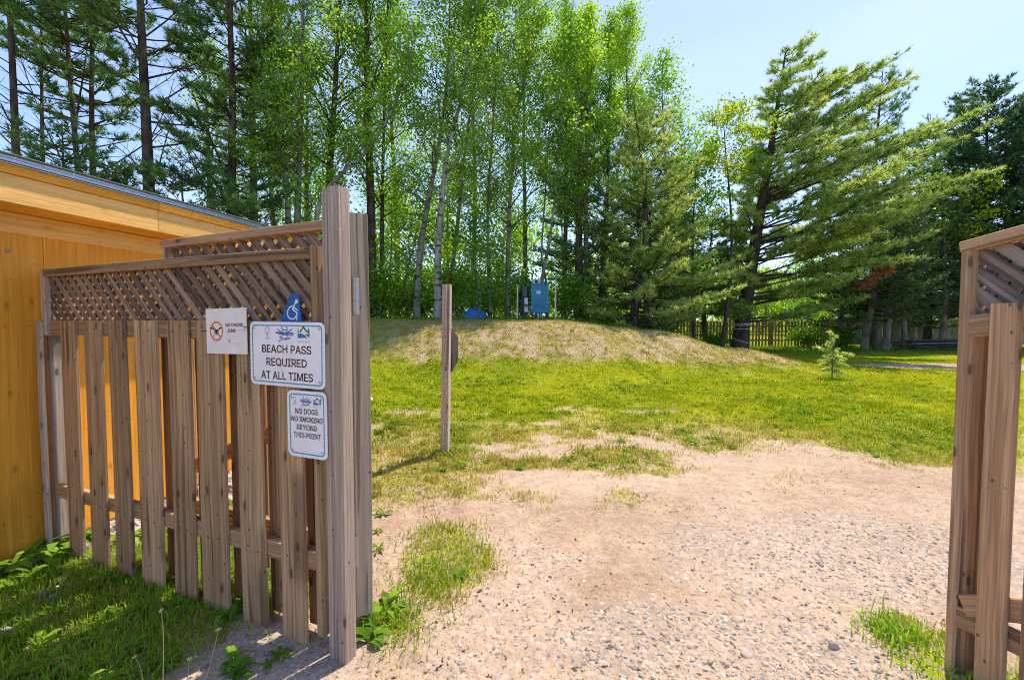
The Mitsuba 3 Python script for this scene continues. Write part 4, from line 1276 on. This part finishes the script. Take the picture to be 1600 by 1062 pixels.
for n_, (px, Y, yt, r0, lab) in enumerate([(1104, 23.0, 330, .14, 'thin dark tree left of the twine-wrapped pine'), (1048, 24.0, 360, .16, 'dark tree at the left end of the picket fence')]):
    pine(px, Y, yt, 280 + n_, lab, name='dark_conifer', r0=r0, **{**low, 'c0': .28, 'rise': -.05})
# far trees behind the wood and the fences
for n_, (px, Y, yt, mat, lab) in enumerate([(700, 40, 330, 'bright_leaf', 'far sunlit tree seen low between the birch stems'), (790, 42, 350, 'bright_leaf', 'far sunlit tree left of the cabinet'), (960, 42, 380, 'bright_leaf', 'far sunlit tree under the hanging boughs'),
                                          (880, 40, 300, 'aspen_leaf', 'far tree right behind the cabinet'), (600, 40, 300, 'aspen_leaf', 'far tree low behind the gate post'), (1080, 46, 420, 'bright_leaf', 'far bright tree over the picket fence'),
                                          (1190, 48, 430, 'bright_leaf', 'far bright tree right of the twine-wrapped trunk'), (1260, 46, 400, 'aspen_leaf', 'far tree under the windswept boughs'), (500, 38, 260, 'aspen_leaf', 'far tree behind the gate post'),
                                          (1560, 46, 380, 'shade_leaf', 'far tree over the board fence')]):
    aspen(px, Y, yt, 300 + n_, lab, name='distant_tree', mat=mat, r0=.16, c0=.12, Lmax=3.0, nb=30, leaves=3200, ls=.26, clump=.55, elev=(10, 55))
# bushes of the undergrowth
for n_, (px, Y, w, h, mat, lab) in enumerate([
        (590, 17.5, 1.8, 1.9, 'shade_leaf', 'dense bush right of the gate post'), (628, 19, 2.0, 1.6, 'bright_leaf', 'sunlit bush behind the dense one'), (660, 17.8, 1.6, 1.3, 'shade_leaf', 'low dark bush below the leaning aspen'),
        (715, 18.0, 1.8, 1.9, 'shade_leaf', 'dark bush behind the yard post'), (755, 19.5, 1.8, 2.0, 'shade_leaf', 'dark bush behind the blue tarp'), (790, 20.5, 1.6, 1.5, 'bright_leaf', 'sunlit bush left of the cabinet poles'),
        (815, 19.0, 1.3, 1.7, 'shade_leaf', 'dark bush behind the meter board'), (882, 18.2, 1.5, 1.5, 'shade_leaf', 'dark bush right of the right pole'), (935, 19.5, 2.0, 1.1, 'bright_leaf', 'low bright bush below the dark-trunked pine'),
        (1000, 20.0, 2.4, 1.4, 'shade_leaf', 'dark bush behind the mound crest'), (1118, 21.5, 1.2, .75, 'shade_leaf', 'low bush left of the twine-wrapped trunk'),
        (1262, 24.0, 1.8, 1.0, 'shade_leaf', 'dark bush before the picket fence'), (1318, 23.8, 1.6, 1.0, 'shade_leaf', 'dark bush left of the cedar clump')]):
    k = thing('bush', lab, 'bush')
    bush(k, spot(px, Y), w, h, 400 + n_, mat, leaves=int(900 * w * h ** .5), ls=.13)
# twine round the big trunk
def wrap(P, h0, h1, turns, r0, ph):
    t = np.linspace(0, 1, int(26 * turns) + 2)
    h = h0 + (h1 - h0) * t
    c = at_h(P, h)
    rr = np.interp(h, P[:, 2] - P[0, 2], r0 * (1 - np.linspace(0, 1, len(P)) ** 1.1 * .93) * np.where(np.arange(len(P)) == 0, 1.25, 1)) + .018
    an = ph + t * turns * 6.283
    return np.stack([c[:, 0] + np.cos(an) * rr, c[:, 1] + np.sin(an) * rr, c[:, 2]], 1)
rope = thing('rope', 'pale rope wound round the trunk of the big windswept pine', 'rope')
for h0, h1, tr, ph in ((1.22, 1.34, 1.6, 3.0), (1.05, 1.12, 1.1, 2.6), (.62, .25, .52, 3.3)):
    w = wrap(Pb, h0, h1, tr, .36, ph)
    put(rope + '__turn', tube(w, np.full(len(w), .022), 5), 'rope_white', True)
# dead reddish bough tuft
r = np.random.default_rng(5)
dq = at_y(1365, 435, 19.0)
t_ = r.uniform(-1, 1, 240)
cq = dq + np.stack([t_ * .75, t_ * .1, t_ * .42], 1) + r.normal(0, .10, (240, 3))
obj(BP + '__dead_bough', needle_tris(cq, np.tile([.8, 0, .5], (240, 1)) + r.normal(0, .3, (240, 3)), 8, .2, .024, .5, r), 'dead_needle')
# the sapling on the lawn
G2 = ground_at(at_z(1300, 591)); sp_ = tree('conifer_sapling', 'tiny pale green conifer sapling with two side arms alone on the lawn')
r = np.random.default_rng(15)
hs = 1.16
wood_ = [tube(G2 + np.array([[0, 0, -.1], [.0, 0, .4], [.03, 0, .8], [-.04, 0, hs]]), [.020, .016, .011, .004], 6)]
C, AX = [], []
def twig(p, q, n, up=.2):
    wood_.append(tube(np.array([p, (p + q) / 2 + [0, 0, .02], q]), [.008, .006, .003], 4))
    t = np.linspace(.1, 1, n)[:, None]
    C.append(p + (q - p) * t); AX.append(np.tile(unit(q - p), (n, 1)) + r.normal(0, .5, (n, 3)) + [0, 0, up])
twig(G2 + [0, 0, .66], G2 + [-.46, .0, .80], 24); twig(G2 + [0, 0, .66], G2 + [.46, -.05, .60], 26); twig(G2 + [0, 0, .62], G2 + [-.32, -.1, .56], 18); twig(G2 + [0, 0, .68], G2 + [.2, .1, .74], 12)
for q in np.linspace(.16, .58, 16):
    az = r.uniform(0, 6.28); ln = r.uniform(.18, .34)
    twig(G2 + [0, 0, q], G2 + [math.cos(az) * ln, math.sin(az) * ln, q - r.uniform(.0, .08)], 13, 0)
for q in np.linspace(.75, 1.12, 12):
    az = r.uniform(0, 6.28); ln = r.uniform(.06, .15) * (1.25 - q * .5)
    twig(G2 + [-.02, 0, q], G2 + [-.02 + math.cos(az) * ln, math.sin(az) * ln, q + .06], 7, .4)
obj(sp_ + '__trunk', cat(wood_), 'cedar_bark', True)
obj(sp_ + '__crown', needle_tris(np.vstack(C), np.vstack(AX), 11, .085, .015, .55, r), 'sapling_needle')


# ------------------------------------------------------------------ grass, weeds, stones
def blades(P, h, w, r, lean=.55, seg=1):
    """Grass blades standing at P."""
    n = len(P)
    az = r.uniform(0, 6.283, n)
    d = np.stack([np.cos(az), np.sin(az), 0 * az], 1)
    s = np.stack([-np.sin(az + r.normal(0, .6, n)), np.cos(az), 0 * az], 1)
    h = np.broadcast_to(h, n)[:, None]; w = np.broadcast_to(w, n)[:, None]
    le = r.uniform(.1, 1, (n, 1)) * lean
    tip = P + Z * h * (1 - .35 * le) + d * h * le
    if seg == 1:
        v = np.stack([P - s * w / 2 - Z * .004, P + s * w / 2 - Z * .004, tip], 1).reshape(-1, 3)
        return v, np.arange(3 * n).reshape(-1, 3)
    m = P + Z * h * .58 + d * h * le * .32
    v = np.stack([P - s * w / 2 - Z * .004, P + s * w / 2 - Z * .004, m - s * w * .42, m + s * w * .42, tip], 1).reshape(-1, 3)
    f = np.array([[0, 1, 3], [0, 3, 2], [2, 3, 4]])[None] + (np.arange(n) * 5)[:, None, None]
    return v, f.reshape(-1, 3)


r = np.random.default_rng(77)
out = []


def scatter(n, x0, x1, y0, y1, power=0.0):
    yy = y0 * (y1 / y0) ** r.uniform(size=n) if power else r.uniform(y0, y1, n)
    return r.uniform(x0, x1, n), yy


def on_ground(x, y):
    return np.stack([x, y, Hn(x, y)], 1)


# lawn: tufts of a few short blades
x, y = scatter(190000, -1.12, 1.12, 2.0, 17.5, 1)
x = x * y + r.normal(0, .05, len(x))
cv, dr_, gr_, lf_, *_ = fields(x, y, NP)
keep = (r.uniform(size=len(x)) < cv * 1.05 - .05) & (lf_ < .5)
x, y, dry_ = x[keep], y[keep], dr_[keep]
k = 3
P = on_ground(np.repeat(x, k) + r.normal(0, .012, len(x) * k) * np.repeat(1 + y * .12, k), np.repeat(y, k) + r.normal(0, .012, len(x) * k) * np.repeat(1 + y * .12, k))
hh = np.repeat(r.uniform(.018, .052, len(x)) * (1 - .35 * dry_) * np.clip(.75 + y * .04, .75, 1.3), k) * r.uniform(.6, 1.2, len(P))
out.append(blades(P, hh, .0032 + .0011 * P[:, 1], r))
# clumps that stand up in the sand
for _ in range(330):
    yy = r.uniform(2.1, 6.2); xx = r.uniform(-.55 * yy - .2, .72 * yy)
    c_, *_r = fields(np.array([xx]), np.array([yy]), NP)
    if c_[0] < .30 or _r[2][0] > .5: continue
    n = int(r.uniform(25, 70)); rad_ = r.uniform(.03, .09)
    P = on_ground(xx + r.normal(0, rad_, n), yy + r.normal(0, rad_, n))
    out.append(blades(P, r.uniform(.03, .085, n), .0045 + .0006 * yy, r, .8, 2))
for _ in range(2600):   # dry tufts on the bare mound
    yy = r.uniform(9.8, 15.6); xx = r.uniform(-.38 * yy, .62 * yy)
    if H(xx, yy) < .18: continue
    n = int(r.uniform(7, 18)); rad_ = r.uniform(.03, .09)
    P = on_ground(xx + r.normal(0, rad_, n), yy + r.normal(0, rad_, n))
    out.append(blades(P, r.uniform(.03, .09, n), .018, r, .8))
for _ in range(1500):   # taller clumps in the lawn
    yy = 4.6 * (14 / 4.6) ** r.uniform(); xx = r.uniform(-.42 * yy, 1.08 * yy)
    c_, *_r = fields(np.array([xx]), np.array([yy]), NP)
    if c_[0] < .6: continue
    n = int(r.uniform(8, 22)); rad_ = r.uniform(.02, .07)
    P = on_ground(xx + r.normal(0, rad_, n), yy + r.normal(0, rad_, n))
    out.append(blades(P, r.uniform(.04, .10, n), .006 + .0009 * yy, r, .8, 2))
obj('lawn_grass', cat(out), 'grass_blade')
labels['lawn_grass'] = {'label': 'short yellow-green grass of the patchy lawn and mound', 'category': 'grass', 'kind': 'stuff'}
# lush grass before and behind the fence panel
out = []
x, y = scatter(60000, -3.4, -.55, .95, 3.6)
cv, dr_, gr_, lf_, *_ = fields(x, y, NP)
inside = (x + 3.05 - .207 * (y - 2.86)) > .05
keep = (r.uniform(size=len(x)) < cv * lf_) & inside
P = on_ground(x[keep], y[keep])
out.append(blades(P, r.uniform(.02, .075, len(P)) * np.clip(1.25 - .3 * (P[:, 0] + 2.5), .6, 1.3), r.uniform(.003, .006, len(P)), r, .8, 2))
for (cx_, cy_, rr_, n, hm) in ((-.60, 2.22, .08, 240, .08), (-.56, 2.6, .09, 160, .055), (-.62, 3.05, .09, 160, .05), (-.5, 2.05, .10, 120, .05), (1.90, 1.92, .13, 330, .08), (1.79, 2.10, .06, 260, .12), (1.98, 1.75, .12, 240, .08), (-.4, 2.72, .15, 300, .06), (-.28, 2.9, .1, 150, .05), (-.42, 2.5, .09, 130, .055), (-.72, 5.0, .12, 260, .09), (-.55, 5.02, .14, 200, .07)):
    P = on_ground(cx_ + r.normal(0, rr_, n), cy_ + r.normal(0, rr_, n))
    out.append(blades(P, r.uniform(.3, 1, n) * hm, r.uniform(.004, .007, n), r, .9, 2))
obj('tall_grass', cat(out), 'lush_blade')
labels['tall_grass'] = {'label': 'lush longer grass along the fence panel, gate post and right gate leaf', 'category': 'grass', 'kind': 'stuff'}
# rough growth under the trees and along the far fence
out = []
x, y = scatter(42000, -9, 23, 15.2, 25)
inw = (y < 18.5 - .2 * x) & (x < 4.5) & (y > 15.4 + .0 * x) | (x > 5.5) & (y > 20.0 + r.normal(0, .5, len(x))) | (x <= 5.5) & (y > 17)
P = on_ground(x[inw], y[inw])
out.append(blades(P, r.uniform(.08, .34, len(P)) * np.where(P[:, 0] > 5.5, .65, .8), .022, r, .7))
obj('undergrowth', cat(out), 'under_blade')
labels['undergrowth'] = {'label': 'rough dark grass and herbs on the wood floor', 'category': 'undergrowth', 'kind': 'stuff'}


def strap_leaves(c, az, ln, w, up, r):
    """Arching broad leaves: 3 cross pairs and a tip."""
    n = len(c)
    d = np.stack([np.cos(az), np.sin(az), 0 * az], 1); s = np.stack([-np.sin(az), np.cos(az), 0 * az], 1)
    ln, w, up = (np.broadcast_to(q, n)[:, None] for q in (ln, w, up))
    rows = []
    for t, k in ((0, .25), (.35, .8), (.7, 1.0)):
        m = c + d * ln * t + Z * ln * (up * t - .75 * up * t * t * 1.1)
        rows += [m - s * w * k / 2 + Z * w * .15, m + s * w * k / 2 + Z * w * .15]
    rows.append(c + d * ln + Z * ln * (up - .82 * up))
    v = np.stack(rows, 1).reshape(-1, 3)
    f = np.array([[0, 1, 3], [0, 3, 2], [2, 3, 5], [2, 5, 4], [4, 5, 6]])[None] + (np.arange(n) * 7)[:, None, None]
    return v, f.reshape(-1, 3)


out = []
def rosette(xx, yy, size):
    n = int(r.uniform(7, 13))
    c = np.tile(on_ground(np.array([xx]), np.array([yy]))[0] + [0, 0, .004], (n, 1)) + r.normal(0, .006, (n, 3)) * [1, 1, .3]
    out.append(strap_leaves(c, r.uniform(0, 6.28, n), size * r.uniform(.6, 1.15, n), size * r.uniform(.20, .32, n), r.uniform(.5, 1.6, n), r))
for _ in range(240):
    xx, yy = r.uniform(-3.1, -1.0), r.uniform(1.1, 3.0)
    if xx + 3.05 - .207 * (yy - 2.86) < .1 or r.uniform() > np.clip(.25 + (-xx - 1.0) * .55, .1, 1): continue
    rosette(xx, yy, r.uniform(.045, .10))
for _ in range(46):   # dense weeds at the shed wall
    yy = r.uniform(2.0, 3.05); xx = -3.05 + .207 * (yy - 2.86) + abs(r.normal(.06, .16)) + .03
    rosette(xx, yy, r.uniform(.10, .19))
for px, py, sz in ((600, 800, .08), (592, 860, .07), (585, 980, .12), (600, 960, .12), (578, 1000, .11), (620, 925, .08), (700, 700, .09), (712, 712, .09), (690, 712, .08), (590, 830, .06), (660, 880, .06), (720, 905, .07), (250, 1045, .07), (180, 1050, .09), (80, 1040, .09), (40, 960, .12), (60, 1010, .12)):
    g_ = at_z(px, py); rosette(g_[0], g_[1], sz)
for _ in range(420):   # low weeds here and there in the lawn
    yy = 4.4 * (11 / 4.4) ** r.uniform(); xx = r.uniform(-.40 * yy, 1.05 * yy)
    c_, *_r = fields(np.array([xx]), np.array([yy]), NP)
    if c_[0] > .45: rosette(xx, yy, r.uniform(.045, .10))
obj('ground_weeds', cat(out), 'weed_leaf')
labels['ground_weeds'] = {'label': 'broad-leaved weeds in the grass along the shed, fence and gate post', 'category': 'weeds', 'kind': 'stuff'}
# seed stalks close to the camera
for px0, py0, px1, py1, lab in ((253, 1062, 252, 955, 'tallest straw-coloured seed stalk in front of the fence panel'), (313, 1062, 341, 985, 'leaning seed stalk right of the tallest one'), (226, 1062, 211, 1027, 'short curved seed stalk with pale head left of the tallest one'), (285, 1062, 296, 1030, 'short straight seed stalk between the two tall ones')):
    b0 = at_z(px0, 1085); b0[2] = float(Hn(b0[0], b0[1]))
    tp_ = at_y(px1, py1, b0[1] + .02)
    if tp_[2] < b0[2] + .05: tp_[2] = b0[2] + .05
    k = thing('seed_stalk', lab, 'weed')
    m = (b0 + tp_) / 2 + np.array([.008, 0, .01])
    put(k + '__stem', tube(path([b0 - [0, 0, .02], m, tp_], 7), np.linspace(.0020, .0011, 7), 5), 'seed_straw', True)
    put(k + '__head', pebble(tp_ + [0, 0, .006], [.006, .006, .011], r), 'seed_straw', True)

# gravel: small angular stones lying in the sand
ico = trimesh.creation.icosahedron()
IV, IF = np.array(ico.vertices), np.array(ico.faces)
def stones(P, size, r, flat=.55):
    n = len(P)
    v = IV[None] * (1 + r.uniform(-.28, .28, (n, 12, 1)))
    v = v * (size[:, None, None] * np.stack([r.uniform(.7, 1.4, n), r.uniform(.6, 1.1, n), r.uniform(.35, .8, n) * flat / .55 * .9], 1)[:, None, :])
    az = r.uniform(0, 6.28, n); c_, s_ = np.cos(az)[:, None], np.sin(az)[:, None]
    v = np.stack([v[..., 0] * c_ - v[..., 1] * s_, v[..., 0] * s_ + v[..., 1] * c_, v[..., 2]], -1)
    v = v + P[:, None] + Z * size[:, None, None] * .15
    return v.reshape(-1, 3), (IF[None] + (np.arange(n) * 12)[:, None, None]).reshape(-1, 3)


x, y = scatter(105000, -.75, 1.12, 1.3, 5.6, 1)
x = x * y
cv, dr_, gr_, lf_, n1_, n2_, n3_, sp__ = fields(x, y, NP)
keep = (r.uniform(size=len(x)) < (.06 + .26 * gr_ + .07 * (n2_ > .55)) * (1 - .75 * cv))
P = on_ground(x[keep], y[keep])
sz = .0029 * np.exp(r.normal(0, .56, len(P))) * (1 + .35 * gr_[keep])
obj('gravel', stones(P, np.minimum(sz, .0125), r), 'gravel_stone', False)
labels['gravel'] = {'label': 'grey and tan gravel scattered over the sandy drive', 'category': 'gravel', 'kind': 'stuff'}
x, y = scatter(2600, -3.3, -2.2, 2.75, 6.4)
wx_ = x + 3.05 - .207 * (y - 2.86)
keep = (wx_ > .02) & (wx_ < .62 + r.normal(0, .06, len(x)))
P = on_ground(x[keep], y[keep])
obj('stone_bed', stones(P, r.uniform(.016, .040, len(P)), r, .8), 'stone_material', False)
labels['stone_bed'] = {'label': 'bed of rounded stones along the foot of the shed behind the fence panel', 'category': 'stones', 'kind': 'stuff'}
for px, py, s_ in ((62, 930, .05), (75, 925, .04), (84, 932, .045), (70, 945, .05), (58, 950, .04), (90, 918, .035), (80, 940, .035), (50, 920, .04), (66, 915, .03), (12, 935, .045), (20, 970, .05), (32, 962, .04), (8, 985, .06), (28, 980, .045), (96, 905, .035), (105, 900, .04), (112, 893, .035), (100, 915, .03), (55, 938, .03), (88, 946, .03), (120, 885, .035), (45, 945, .03)):
    g_ = ground_at(at_z(px, py)); g_[2] += s_ * .2
    single('stone', pebble(g_, np.array([1.0, .8, .65]) * s_ * .55 * r.uniform(.85, 1.15), r, 2), 'stone_material', 'fist-sized grey or tan stone among the weeds beside the shed wall', 'stone', 'stones among the weeds by the shed', smooth=50)
for px, py, s_, lab in ((1168, 1022, .030, 'large flat grey stone in the gravel at the bottom, right of centre'), (1302, 1012, .028, 'flat pale stone in the gravel near the bottom right grass tuft'), (1110, 1035, .022, 'dark angular stone left of the large flat grey stone')):
    g_ = ground_at(at_z(px, py)); g_[2] += .004
    single('flat_stone', pebble(g_, np.array([1.2, .8, .45]) * s_, r, 2), 'gravel_stone', lab, 'stone', smooth=40)
# fallen leaves, bark crumbs and bits of straw on the sand
x, y = scatter(2600, -.6, 1.1, 1.4, 6.5, 1)
x = x * y
cv = fields(x, y, NP)[0]
keep = cv < .4
P = on_ground(x[keep], y[keep]) + [0, 0, .003]
n = len(P)
az = r.uniform(0, 6.28, n)
d_ = np.stack([np.cos(az), np.sin(az), r.normal(0, .12, n)], 1)
ln_ = r.uniform(.008, .030, n)
obj('leaf_litter', leaf_quads(P, d_, np.tile([0, 0, 1.0], (n, 1)) + r.normal(0, .25, (n, 3)), ln_, ln_ * r.uniform(.12, .55, n)), 'litter')
labels['leaf_litter'] = {'label': 'dry leaf bits and straw scattered on the sandy drive', 'category': 'leaf litter', 'kind': 'stuff'}
# the far wood: one mass of foliage well behind
r = np.random.default_rng(99)
n = 52000
xw = r.uniform(-75, 95, n)
yw = 58 + r.normal(0, 3.0, n) + .08 * np.abs(xw)
hw = (6.2 + 3.4 * meshkit.fbm(np.stack([xw * .12, xw * 0, xw * 0], 1), 4, 3) * 1.5 - 2.0) * r.uniform(.0, 1, n) ** .8
hw = np.where(xw > 40, hw * .75, hw)
c_ = np.stack([xw, yw, hw + .1], 1)
sz = r.uniform(.30, .62, n)
obj('far_wood', leaf_quads(c_, unit(r.normal(size=(n, 3))), unit(r.normal(size=(n, 3)) * .8 + [.2, -.3, .6]), sz, sz * .8), 'far_leaf')
labels['far_wood'] = {'label': 'far sunlit wood edge seen low between the trunks', 'category': 'wood', 'kind': 'stuff'}

print('entries', len(scene), 'tris', sum(len(meshkit.WRITTEN[d['filename']][1]) for d in scene.values() if d.get('type') == 'ply'))
